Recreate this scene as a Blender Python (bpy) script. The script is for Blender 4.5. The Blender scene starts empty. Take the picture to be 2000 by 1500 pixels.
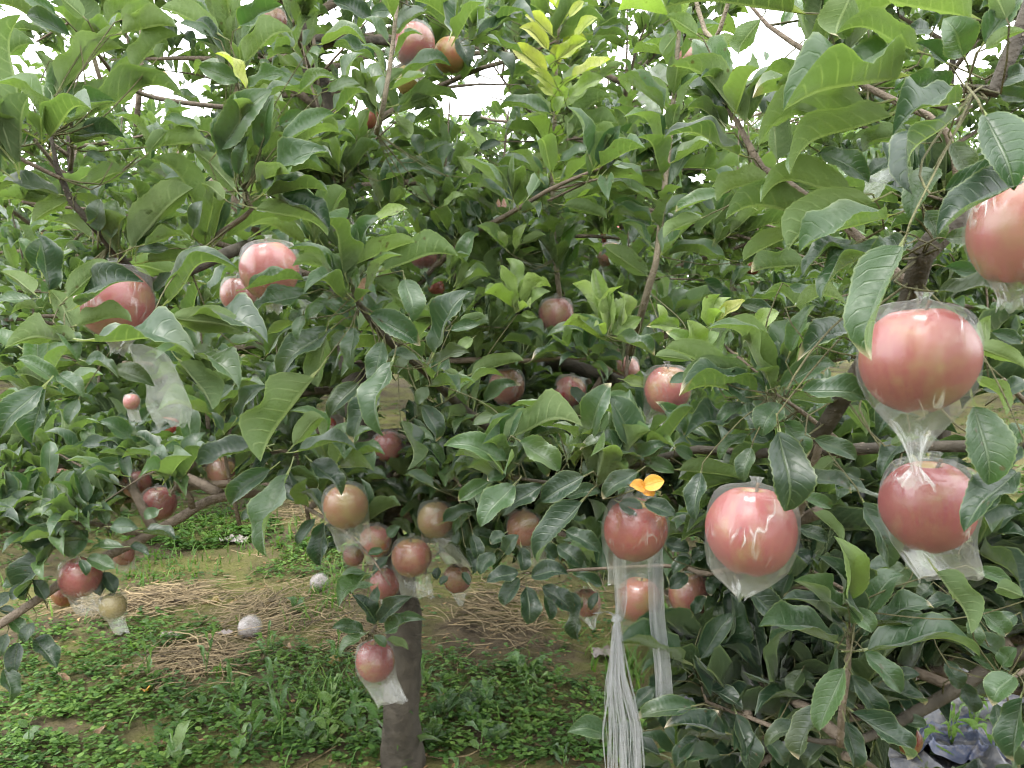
import bpy, math, random
import numpy as np
from mathutils import Vector, Matrix, noise

random.seed(7)
RS = np.random.RandomState(11)
scene = bpy.context.scene
COL = scene.collection

# ------------------------------------------------------------------ camera, world, sun, exposure
CAM = Vector((0.0, 0.0, 1.15))
PITCH = math.radians(6.0)
FPX = 1510.0                                   # focal length in pixels of the 2000 px wide photograph
FWD = Vector((0, math.cos(PITCH), -math.sin(PITCH)))
RGT = Vector((1, 0, 0))
UPV = Vector((0, math.sin(PITCH), math.cos(PITCH)))
cd = bpy.data.cameras.new('camera')
cam = bpy.data.objects.new('camera', cd)
COL.objects.link(cam)
cam.location = CAM
cam.rotation_euler = (math.radians(90) - PITCH, 0, 0)
cd.sensor_fit = 'HORIZONTAL'
cd.sensor_width = 36.0
cd.lens = 36.0 * FPX / 2000.0
cd.clip_start = 0.05
cd.clip_end = 900
cd.dof.use_dof = True
cd.dof.focus_distance = 1.05
cd.dof.aperture_fstop = 24.0
scene.camera = cam

SUN_EL, SUN_AZ = math.radians(62), math.radians(-150)
w = bpy.data.worlds.new('World')
scene.world = w
w.use_nodes = True
wn = w.node_tree
wn.nodes.clear()
w_out = wn.nodes.new('ShaderNodeOutputWorld')
sky = wn.nodes.new('ShaderNodeTexSky')
sky.sky_type = 'NISHITA'
sky.sun_disc = False
sky.sun_elevation = SUN_EL
sky.sun_rotation = SUN_AZ
bg1 = wn.nodes.new('ShaderNodeBackground')
bg1.inputs['Strength'].default_value = 0.1
wn.links.new(sky.outputs[0], bg1.inputs['Color'])
bg2 = wn.nodes.new('ShaderNodeBackground')     # the even cloud layer
bg2.inputs['Color'].default_value = (0.97, 0.985, 1.0, 1)
bg2.inputs['Strength'].default_value = 3.0
wtc = wn.nodes.new('ShaderNodeTexCoord')
wnz = wn.nodes.new('ShaderNodeTexNoise')
wnz.inputs['Scale'].default_value = 2.2
wnz.inputs['Detail'].default_value = 5
wn.links.new(wtc.outputs['Generated'], wnz.inputs['Vector'])
wmr = wn.nodes.new('ShaderNodeMapRange')
wmr.inputs['To Min'].default_value = 0.86
wmr.inputs['To Max'].default_value = 1.0
wn.links.new(wnz.outputs[0], wmr.inputs['Value'])
wmx = wn.nodes.new('ShaderNodeMixShader')
wn.links.new(wmr.outputs[0], wmx.inputs[0])
wn.links.new(bg1.outputs[0], wmx.inputs[1])
wn.links.new(bg2.outputs[0], wmx.inputs[2])
wn.links.new(wmx.outputs[0], w_out.inputs['Surface'])

sl = bpy.data.lights.new('sun', 'SUN')
sl.energy = 1.4
sl.angle = math.radians(22)
sl.color = (1.0, 0.96, 0.9)
sun = bpy.data.objects.new('sun', sl)
COL.objects.link(sun)
sd = Vector((math.sin(SUN_AZ) * math.cos(SUN_EL), math.cos(SUN_AZ) * math.cos(SUN_EL), math.sin(SUN_EL)))
sun.rotation_euler = sd.to_track_quat('Z', 'Y').to_euler()
sun.location = (0, 0, 12)

scene.view_settings.view_transform = 'Standard'
scene.view_settings.look = 'None'
scene.view_settings.exposure = 0.95
scene.view_settings.gamma = 1.0
scene.render.engine = 'CYCLES'
scene.cycles.use_denoising = True
scene.cycles.denoising_input_passes = 'RGB'
scene.cycles.filter_width = 1.1
scene.cycles.max_bounces = 7
scene.cycles.diffuse_bounces = 4
scene.cycles.glossy_bounces = 2
scene.cycles.transmission_bounces = 4
scene.cycles.transparent_max_bounces = 14
scene.cycles.caustics_reflective = False
scene.cycles.caustics_refractive = False


# ------------------------------------------------------------------ helpers
def at(x, y, d):
    """the place d metres in front of the camera seen at pixel x, y of the photograph"""
    return CAM + d * (FWD + (x - 1000) / FPX * RGT - (y - 750) / FPX * UPV)


def on_ground(x, y, z=0.0):
    r = FWD + (x - 1000) / FPX * RGT - (y - 750) / FPX * UPV
    t = (z - CAM.z) / r.z
    return CAM + t * r


def project(p):
    """arrays n x 3 -> px, py, depth"""
    q = p - np.array(CAM)
    d = q @ np.array(FWD)
    dd = np.where(np.abs(d) < 1e-4, 1e-4, d)
    return 1000 + FPX * (q @ np.array(RGT)) / dd, 750 - FPX * (q @ np.array(UPV)) / dd, d


def tag(o, label=None, cat=None, group=None, kind=None):
    if label: o['label'] = label
    if cat: o['category'] = cat
    if group: o['group'] = group
    if kind: o['kind'] = kind
    return o


def link(o, parent=None):
    COL.objects.link(o)
    if parent is not None:
        o.parent = parent
    return o


def empty(name, loc):
    o = bpy.data.objects.new(name, None)
    o.empty_display_size = 0.05
    o.location = loc
    COL.objects.link(o)
    return o


def np_mesh(name, verts, quads, mat=None, smooth=True, uv=None, attrs=None, mats=None, mat_idx=None):
    """verts n x 3, quads m x k (k = 3 or 4), uv per corner (m*k x 2), attrs {name: per-vertex float}"""
    me = bpy.data.meshes.new(name)
    verts = np.asarray(verts, dtype=np.float32)
    quads = np.asarray(quads, dtype=np.int32)
    n, (m, k) = len(verts), quads.shape
    me.vertices.add(n)
    me.vertices.foreach_set('co', verts.ravel())
    me.loops.add(m * k)
    me.loops.foreach_set('vertex_index', quads.ravel())
    me.polygons.add(m)
    me.polygons.foreach_set('loop_start', np.arange(0, m * k, k, dtype=np.int32))
    if smooth:
        me.polygons.foreach_set('use_smooth', np.ones(m, dtype=bool))
    if uv is not None:
        l = me.uv_layers.new(name='UVMap')
        l.data.foreach_set('uv', np.asarray(uv, dtype=np.float32).ravel())
    for key, val in (attrs or {}).items():
        a = me.attributes.new(key, 'FLOAT', 'POINT')
        a.data.foreach_set('value', np.asarray(val, dtype=np.float32).ravel())
    for mm in (mats or ([mat] if mat else [])):
        me.materials.append(mm)
    if mat_idx is not None:
        me.polygons.foreach_set('material_index', np.asarray(mat_idx, dtype=np.int32))
    me.update(calc_edges=True)
    return me


def obj(name, me, parent=None, loc=None):
    o = bpy.data.objects.new(name, me)
    link(o, parent)
    if loc is not None:
        o.location = loc
    return o


def resample(pts, rad, step):
    """Catmull-Rom through pts, one ring about every step metres"""
    pts = [Vector(p) for p in pts]
    out, ro = [], []
    n = len(pts)
    for i in range(n - 1):
        p0, p1, p2, p3 = pts[max(i - 1, 0)], pts[i], pts[i + 1], pts[min(i + 2, n - 1)]
        k = max(1, int((p2 - p1).length / step))
        for j in range(k):
            t = j / k
            out.append(0.5 * ((2 * p1) + (p2 - p0) * t + (2 * p0 - 5 * p1 + 4 * p2 - p3) * t * t + (3 * p1 - p0 - 3 * p2 + p3) * t ** 3))
            ro.append(rad[i] * (1 - t) + rad[i + 1] * t)
    out.append(pts[-1]); ro.append(rad[-1])
    return out, ro


def tube_arrays(pts, rad, sides=8, knob=0.0, seed=0.0):
    """a closed, tapering tube along pts -> verts, quads"""
    n = len(pts)
    V = []
    up = Vector((0.3, 0.2, 1)).normalized()
    t0 = (pts[1] - pts[0]).normalized()
    a = t0.cross(up)
    if a.length < 1e-3: a = t0.cross(Vector((1, 0, 0)))
    a.normalize()
    for i in range(n):
        t = (pts[min(i + 1, n - 1)] - pts[max(i - 1, 0)])
        if t.length < 1e-9: t = t0
        t.normalize()
        a = (a - t * a.dot(t)).normalized()
        b = t.cross(a)
        for s in range(sides):
            an = 2 * math.pi * s / sides
            dr = a * math.cos(an) + b * math.sin(an)
            r = rad[i]
            if knob:
                q = pts[i] * 9 + dr * 0.9 + Vector((seed, seed * .7, 0))
                r *= 1 + knob * noise.noise(q) + knob * .6 * noise.noise(pts[i] * 38 + dr * 1.5)
            V.append(pts[i] + dr * r)
    Q = []
    for i in range(n - 1):
        for s in range(sides):
            s2 = (s + 1) % sides
            Q.append((i * sides + s, i * sides + s2, (i + 1) * sides + s2, (i + 1) * sides + s))
    V.append(pts[0]); V.append(pts[-1])
    c0, c1 = len(V) - 2, len(V) - 1
    for s in range(0, sides, 2):
        Q.append((c0, (s + 2) % sides, (s + 1) % sides, s))
        o = (n - 1) * sides
        Q.append((c1, o + s, o + (s + 1) % sides, o + (s + 2) % sides))
    return np.array([tuple(v) for v in V]), np.array(Q)


def join_arrays(parts):
    vs, qs, off = [], [], 0
    for v, q in parts:
        vs.append(v); qs.append(q + off); off += len(v)
    return np.concatenate(vs), np.concatenate(qs)


# ------------------------------------------------------------------ node helpers
class NT:
    def __init__(self, name):
        self.mat = bpy.data.materials.new(name)
        self.mat.use_nodes = True
        self.t = self.mat.node_tree
        self.t.nodes.clear()
        self.out = self.n('ShaderNodeOutputMaterial')

    def n(self, ty, **kw):
        nd = self.t.nodes.new(ty)
        for k, v in kw.items():
            setattr(nd, k, v)
        return nd

    def l(self, a, b):
        self.t.links.new(a, b)

    def put(self, sock, v):
        if isinstance(v, bpy.types.NodeSocket): self.l(v, sock)
        elif isinstance(v, (tuple, list)) and len(v) == 3 and sock.type == 'RGBA': sock.default_value = (*v, 1)
        else: sock.default_value = v

    def m(self, op, a, b=0.0, c=0.0, clamp=False):
        nd = self.n('ShaderNodeMath', operation=op, use_clamp=clamp)
        for i, v in enumerate((a, b, c)):
            self.put(nd.inputs[i], v)
        return nd.outputs[0]

    def mr(self, v, a, b, c=0.0, d=1.0, smooth=False):
        nd = self.n('ShaderNodeMapRange')
        if smooth: nd.interpolation_type = 'SMOOTHSTEP'
        for i, x in enumerate((v, a, b, c, d)):
            self.put(nd.inputs[i], x)
        return nd.outputs[0]

    def mix(self, f, a, b, mode='MIX'):
        nd = self.n('ShaderNodeMix', data_type='RGBA', blend_type=mode)
        self.put(nd.inputs[0], f); self.put(nd.inputs[6], a); self.put(nd.inputs[7], b)
        return nd.outputs[2]

    def noise(self, vec=None, scale=5.0, detail=3.0, rough=0.5, dist=0.0, w=None):
        nd = self.n('ShaderNodeTexNoise')
        if w is not None:
            nd.noise_dimensions = '4D'
            self.put(nd.inputs['W'], w)
        if vec is not None: self.l(vec, nd.inputs['Vector'])
        nd.inputs['Scale'].default_value = scale
        nd.inputs['Detail'].default_value = detail
        nd.inputs['Roughness'].default_value = rough
        nd.inputs['Distortion'].default_value = dist
        return nd.outputs[0]

    def ramp(self, f, stops):
        nd = self.n('ShaderNodeValToRGB')
        el = nd.color_ramp.elements
        while len(el) < len(stops): el.new(0.5)
        for e, (p, c) in zip(el, stops):
            e.position = p; e.color = (*c, 1)
        self.put(nd.inputs[0], f)
        return nd.outputs[0]

    def scaled(self, vec, s):
        nd = self.n('ShaderNodeMapping')
        self.l(vec, nd.inputs['Vector'])
        nd.inputs['Scale'].default_value = s
        return nd.outputs[0]

    def principled(self, col, rough=0.5, spec=0.5, normal=None, **kw):
        nd = self.n('ShaderNodeBsdfPrincipled')
        self.put(nd.inputs['Base Color'], col)
        self.put(nd.inputs['Roughness'], rough)
        self.put(nd.inputs['Specular IOR Level'], spec)
        if normal is not None: self.l(normal, nd.inputs['Normal'])
        for k, v in kw.items():
            self.put(nd.inputs[k], v)
        return nd.outputs[0]

    def bump(self, h, strength=0.3, dist=0.002):
        nd = self.n('ShaderNodeBump')
        nd.inputs['Strength'].default_value = strength
        nd.inputs['Distance'].default_value = dist
        self.l(h, nd.inputs['Height'])
        return nd.outputs[0]

    def mixs(self, f, a, b):
        nd = self.n('ShaderNodeMixShader')
        self.put(nd.inputs[0], f); self.l(a, nd.inputs[1]); self.l(b, nd.inputs[2])
        return nd.outputs[0]

    def done(self, s):
        self.l(s, self.out.inputs['Surface'])
        return self.mat


def leaf_material(name, tops, unders, vein_mix, detail, transl=0.3, vein_dark=False, rough=0.38):
    k = NT(name)
    uvn = k.n('ShaderNodeUVMap'); uvn.uv_map = 'UVMap'
    sp = k.n('ShaderNodeSeparateXYZ'); k.l(uvn.outputs[0], sp.inputs[0])
    u, v = sp.outputs[0], sp.outputs[1]
    at_ = k.n('ShaderNodeAttribute', attribute_name='tint')
    oi = k.n('ShaderNodeObjectInfo')
    osp = k.n('ShaderNodeSeparateColor'); k.l(oi.outputs['Color'], osp.inputs[0])
    tint = k.m('ADD', at_.outputs['Fac'], osp.outputs[0], clamp=True)
    geo = k.n('ShaderNodeNewGeometry')
    back = geo.outputs['Backfacing']
    x = k.m('MULTIPLY', k.m('ABSOLUTE', k.m('SUBTRACT', u, 0.5)), 2.0)
    mid = k.mr(x, 0.03, 0.10, 1, 0, True)
    if detail:
        ph = k.m('FRACT', k.m('MULTIPLY', k.m('SUBTRACT', v, k.m('MULTIPLY', x, k.m('ADD', 0.12, k.m('MULTIPLY', x, 0.12)))), 8.0))
        lat = k.mr(k.m('ABSOLUTE', k.m('SUBTRACT', ph, 0.5)), 0.01, 0.11, 1, 0, True)
        lat = k.m('MULTIPLY', lat, k.mr(x, 0.2, 1.0, 0.55, 0.12))
        vein = k.m('MAXIMUM', mid, lat)
    else:
        vein = mid
    top = k.ramp(tint, tops)
    und = k.ramp(tint, unders)
    nz = k.noise(geo.outputs['Position'], 55 if detail else 20, 3, 0.6)
    top = k.mix(k.mr(nz, 0.3, 0.7, 0, 0.35), top, k.mix(0.5, top, (0.02, 0.05, 0.02), 'MIX'))
    if vein_dark:
        top_v, und_v = k.mix(0.75, top, (0.06, 0.13, 0.02)), k.mix(0.75, und, (0.07, 0.15, 0.02))
    else:
        top_v, und_v = k.mix(0.35, top, (0.26, 0.34, 0.2)), k.mix(0.6, und, (0.34, 0.40, 0.22))
    top = k.mix(k.m('MULTIPLY', vein, vein_mix), top, top_v)
    und = k.mix(k.m('MULTIPLY', vein, 0.8), und, und_v)
    col = k.mix(back, top, und)
    col = k.mix(k.mr(x, 0.90, 0.98, 0, .45), col, (0.22, 0.28, 0.12))
    yl = k.noise(geo.outputs['Position'], 7, 2, .5)
    col = k.mix(k.mr(yl, .56, .72, 0, .32), col, (0.13, 0.155, 0.045))
    if detail:      # specks of scab and insect bites
        sv = k.n('ShaderNodeTexVoronoi'); k.l(geo.outputs['Position'], sv.inputs['Vector']); sv.inputs['Scale'].default_value = 85
        sn = k.noise(geo.outputs['Position'], 9, 2, .5)
        col = k.mix(k.m('MULTIPLY', k.mr(sv.outputs['Distance'], .10, .2, .75, 0), k.mr(sn, .54, .62, 0, 1)), col, (0.07, 0.05, 0.025))
    stalk = k.m('LESS_THAN', v, 0.0)
    col = k.mix(stalk, col, (0.24, 0.27, 0.13))
    # dried, bleached tips on some of the leaves (flag in the green channel of the object colour)
    tipn = k.m('ADD', v, k.m('MULTIPLY', k.m('SUBTRACT', nz, 0.5), 0.10))
    tip = k.m('MULTIPLY', k.mr(tipn, 0.90, 0.98, 0, .8), osp.outputs[1])
    col = k.mix(tip, col, (0.50, 0.42, 0.30))
    nrm = None
    if detail:
        blot = k.noise(geo.outputs['Position'], 190, 2, 0.5)
        h = k.m('ADD', k.m('MULTIPLY', vein, -1.0), k.m('MULTIPLY', blot, 0.5))
        nrm = k.bump(h, 0.45, 0.0012)
    bsdf = k.principled(col, k.mr(back, 0, 1, rough, 0.8), k.mr(back, 0, 1, 0.75, 0.15), nrm, **{'Sheen Weight': .22, 'Sheen Roughness': .4})
    tr = k.n('ShaderNodeBsdfTranslucent')
    k.l(k.mix(1.0, col, (1.25, 1.5, 0.55), 'MULTIPLY'), tr.inputs['Color'])
    return k.done(k.mixs(k.m('MULTIPLY', k.m('SUBTRACT', 1.0, tip), transl), bsdf, tr.outputs[0]))


TOPS = [(0.0, (0.016, 0.038, 0.020)), (0.35, (0.036, 0.078, 0.031)), (0.7, (0.078, 0.142, 0.047)), (1.0, (0.13, 0.198, 0.058))]
UNDS = [(0.0, (0.055, 0.088, 0.046)), (0.5, (0.11, 0.16, 0.072)), (1.0, (0.165, 0.22, 0.098))]
NTOP = [(0.0, (0.10, 0.18, 0.04)), (1.0, (0.24, 0.31, 0.085))]
YTOP = [(0.0, (0.30, 0.36, 0.07)), (1.0, (0.54, 0.53, 0.17))]
M_LEAF = leaf_material('apple_leaf', TOPS, UNDS, 0.8, True, 0.35)
M_NEW = leaf_material('young_leaf', NTOP, [(0, (0.2, 0.29, 0.09)), (1, (0.32, 0.4, 0.15))], 0.8, True, 0.38, rough=0.5)
M_YEL = leaf_material('yellowing_leaf', YTOP, YTOP, 0.9, True, 0.42, vein_dark=True, rough=0.55)
M_ORG = leaf_material('orange_dead_leaf', [(0, (0.62, 0.24, 0.015)), (1, (0.75, 0.34, 0.02))], [(0, (0.55, 0.25, 0.03)), (1, (0.6, 0.3, 0.04))], 0.3, True, 0.25, rough=0.55)
M_RUST = leaf_material('rusty_leaf', [(0, (0.17, 0.075, 0.03)), (1, (0.26, 0.15, 0.075))], [(0, (0.2, 0.11, 0.055)), (1, (0.28, 0.18, 0.1))], 0.3, True, 0.15, rough=0.7)
M_FAR = leaf_material('distant_leaf', TOPS, UNDS, 0.6, False, 0.38)
LEAF_MATS = {'t': M_LEAF, 'y': M_YEL, 'n': M_NEW, 'o': M_ORG, 'r': M_RUST}


def bark_material(name, c0, c1, scale):
    k = NT(name)
    tc = k.n('ShaderNodeTexCoord')
    p = tc.outputs['Object']
    n1 = k.noise(p, scale, 6, 0.65)
    n2 = k.noise(p, scale * 5, 3, 0.6)
    vo = k.n('ShaderNodeTexVoronoi'); k.l(p, vo.inputs['Vector']); vo.inputs['Scale'].default_value = scale * 3.2
    spot = k.mr(vo.outputs['Distance'], 0.12, 0.2, 1, 0)
    col = k.mix(k.mr(n1, 0.3, 0.7), c0, c1)
    col = k.mix(k.m('MULTIPLY', spot, 0.45), col, (0.3, 0.25, 0.19))
    col = k.mix(k.mr(n2, 0.52, 0.75, 0, 0.6), col, (0.045, 0.035, 0.027))
    h = k.m('ADD', k.m('MULTIPLY', n1, 1.0), k.m('ADD', k.m('MULTIPLY', n2, 0.5), k.m('MULTIPLY', spot, 0.4)))
    return k.done(k.principled(col, 0.75, 0.3, k.bump(h, 0.9, 0.006)))


M_BARK = bark_material('apple_bark', (0.024, 0.02, 0.015), (0.085, 0.072, 0.055), 34)
M_STALK = bark_material('leaf_stalk', (0.075, 0.065, 0.035), (0.15, 0.15, 0.07), 60)
M_TWIG = bark_material('twig_bark', (0.11, 0.085, 0.065), (0.24, 0.19, 0.145), 60)
M_SHOOT = bark_material('shoot_bark', (0.17, 0.14, 0.10), (0.28, 0.235, 0.17), 70)


# ------------------------------------------------------------------ leaves
def leaf_shape(rows, cols, bend, fold, wave, twist, serr, seed, petiole=0.24):
    """unit leaf: base at the origin, tip at (0, 1, 0), unit width, top side towards +z; grid of quads with its stalk behind"""
    r = random.Random(seed)
    cols_x = np.linspace(-1, 1, cols + 1)
    rowsv = [-petiole, -petiole * .5] if cols >= 4 else [-petiole]
    vs = np.linspace(0.0, 1.0, rows + 1)
    V, UV = [], []
    ph = r.uniform(0, 6)
    for vv in rowsv:
        for x in cols_x:
            pw = 0.028
            V.append((x * pw, vv, -0.02 * (vv / petiole) ** 2 * petiole * 3 * bend * 4 + (abs(x) - 1) * 0.012))
            UV.append((0.5 + x * 0.5, vv))
    for i, v in enumerate(vs):
        wv = (max(v, 0.004) ** 0.60) * (max(1 - v, 0.0) ** 0.70) * 2.46
        wv = max(wv, 0.028 if v < .5 else 0.006) * 0.5
        if serr and 0.06 < v < 0.96:
            wv *= 1 + (serr if i % 2 else -serr)
        z0 = bend * (4 * v * (1 - v)) - bend * 0.35 * math.sin(v * math.pi * 2)
        tw = twist * (v - 0.3)
        for x in cols_x:
            xx = x * wv
            zz = fold * abs(xx) * 1.0 - fold * 0.5 * xx * xx * 2.2 + wave * abs(x) ** 1.5 * math.sin(v * 11 + ph + (1.6 if x > 0 else 0)) * wv * 2
            ca, sa = math.cos(tw), math.sin(tw)
            V.append((xx * ca - zz * sa, v, z0 + xx * sa + zz * ca))
            UV.append((0.5 + x * 0.5, v))
    nr = len(V) // (cols + 1)
    Q = [(i * (cols + 1) + j, i * (cols + 1) + j + 1, (i + 1) * (cols + 1) + j + 1, (i + 1) * (cols + 1) + j)
         for i in range(nr - 1) for j in range(cols)]
    return np.array(V), np.array(Q), np.array(UV)


BENDS = [0.10, 0.14, 0.05, 0.18, 0.12, 0.08, 0.16, 0.02, -0.03, 0.11, 0.22, 0.06]
HERO = [leaf_shape(24, 4, b, random.Random(i).uniform(0.55, 1.25), random.Random(i + 50).uniform(0.02, 0.09), random.Random(i + 9).uniform(-.5, .5), 0.036, i) for i, b in enumerate(BENDS)]
MIDL = [leaf_shape(7, 2, b, random.Random(i).uniform(0.5, 1.2), 0.05, random.Random(i + 9).uniform(-.6, .6), 0.0, i) for i, b in enumerate(BENDS[:8])]
FARL = [leaf_shape(3, 2, b, 0.5, 0.0, random.Random(i + 9).uniform(-.6, .6), 0.0, i, 0.2) for i, b in enumerate(BENDS[:5])]
HERO_ME = {}


def hero_mesh(var, key):
    if (var, key) not in HERO_ME:
        V, Q, UV = HERO[var]
        HERO_ME[(var, key)] = np_mesh('leaf', V, Q, LEAF_MATS[key], uv=UV[Q.ravel()])
    return HERO_ME[(var, key)]


def unit(a):
    return a / np.maximum(np.linalg.norm(a, axis=-1, keepdims=True), 1e-9)


class Leaves:
    """leaves of one tree: base, direction, normal, length, width, tint, material key, shape"""
    def __init__(self):
        self.P, self.D, self.N, self.L, self.W, self.T, self.K, self.S, self.H, self.tipf = [[] for _ in range(10)]

    def add(self, p, d, n, l, w, t, key='t', var=0, hero=0, tipf=0.0):
        self.P.append(tuple(p)); self.D.append(tuple(d)); self.N.append(tuple(n)); self.L.append(l); self.W.append(w)
        self.T.append(t); self.K.append(key); self.S.append(var); self.H.append(hero); self.tipf.append(tipf)

    def arrays(self):
        P, D, N = (np.array(a, dtype=float).reshape(-1, 3) for a in (self.P, self.D, self.N))
        D = unit(D)
        N = unit(N - D * (N * D).sum(1, keepdims=True))
        X = np.cross(D, N)
        return P, D, N, X, np.array(self.L), np.array(self.W), np.array(self.T), np.array(self.K), np.array(self.S, dtype=int), np.array(self.H), np.array(self.tipf)


def merged_leaves(A, idx, shapes, mats_by_key, origin, name):
    """one mesh of the leaves idx of the arrays A"""
    P, D, N, X, L, W, T, K, S, H, tf = A
    keys = sorted(mats_by_key)
    vs, qs, uvs, ts, mi, off = [], [], [], [], [], 0
    for s, (V, Q, UV) in enumerate(shapes):
        ii = idx[(S[idx] % len(shapes)) == s]
        if not len(ii): continue
        v = (P[ii][:, None, :] - origin + X[ii][:, None, :] * (V[None, :, 0:1] * W[ii][:, None, None])
             + D[ii][:, None, :] * (V[None, :, 1:2] * L[ii][:, None, None]) + N[ii][:, None, :] * (V[None, :, 2:3] * L[ii][:, None, None]))
        nv = len(V)
        q = Q[None] + (np.arange(len(ii)) * nv)[:, None, None] + off
        vs.append(v.reshape(-1, 3)); qs.append(q.reshape(-1, 4))
        uvs.append(np.tile(UV[Q.ravel()], (len(ii), 1)))
        ts.append(np.repeat(T[ii], nv))
        mi.append(np.repeat([keys.index(k) if k in keys else 0 for k in K[ii]], len(Q)))
        off += nv * len(ii)
    return np_mesh(name, np.concatenate(vs), np.concatenate(qs), uv=np.concatenate(uvs), attrs={'tint': np.concatenate(ts)},
                   mats=[mats_by_key[k] for k in keys], mat_idx=np.concatenate(mi))


def leaf_objects(A, idx, root):
    P, D, N, X, L, W, T, K, S, H, tf = A
    o_ = root.location
    for i in idx:
        o = bpy.data.objects.new('leaf', hero_mesh(S[i] % len(HERO), K[i]))
        x, d, n = Vector(X[i]) * W[i], Vector(D[i]) * L[i], Vector(N[i]) * L[i]
        p = Vector(P[i]) - o_
        COL.objects.link(o)
        o.parent = root
        o.matrix_basis = Matrix(((x.x, d.x, n.x, p.x), (x.y, d.y, n.y, p.y), (x.z, d.z, n.z, p.z), (0, 0, 0, 1)))
        o.color = (T[i], tf[i], 0, 1)


def rosettes(Lv, pts, axes, n_leaf, lmean, tmean, rs, droop=0.14, eps=(28, 80), key='t'):
    for p, ax in zip(pts, axes):
        p, ax = Vector(p), Vector(ax).normalized()
        n = rs.randint(n_leaf[0], n_leaf[1] + 1)
        a0 = rs.uniform(0, 6.28)
        q = ax.orthogonal().normalized(); b = ax.cross(q)
        for j in range(n):
            az = a0 + j * 2.4 + rs.uniform(-.4, .4)
            e = math.radians(rs.uniform(*eps))
            d = ax * math.cos(e) + (q * math.cos(az) + b * math.sin(az)) * math.sin(e)
            d.z -= droop * rs.uniform(.2, 1.6)
            d.normalize()
            nr = ax * 1.0 + Vector((0, 0, .5)) + Vector(rs.uniform(-.45, .45, 3))
            l = lmean * rs.uniform(.6, 1.25)
            Lv.add(p + d * l * .24 + Vector(rs.uniform(-.012, .012, 3)), d, nr, l, l * rs.uniform(.34, .47), min(1, max(0, tmean + rs.uniform(-.3, .34))), key, rs.randint(0, 12))


# ------------------------------------------------------------------ the fruit in view: x, y, width, height factor, depth, blush, bag kind, tail length, tail lean
BLUSH = {'red': (0.215, 0.022, 0.027, 1.0), 'pink': (0.235, 0.032, 0.042, 1.0), 'crimson': (0.205, 0.016, 0.030, 1.0), 'orange': (0.36, 0.10, 0.06, .6),
         'olive': (0.25, 0.075, 0.052, .55), 'brown': (0.23, 0.05, 0.045, .8), 'tan': (0.29, 0.08, 0.065, .75), 'green': (0.2, 0.22, 0.06, .15), 'pale': (0.32, 0.075, 0.08, .85)}
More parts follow.
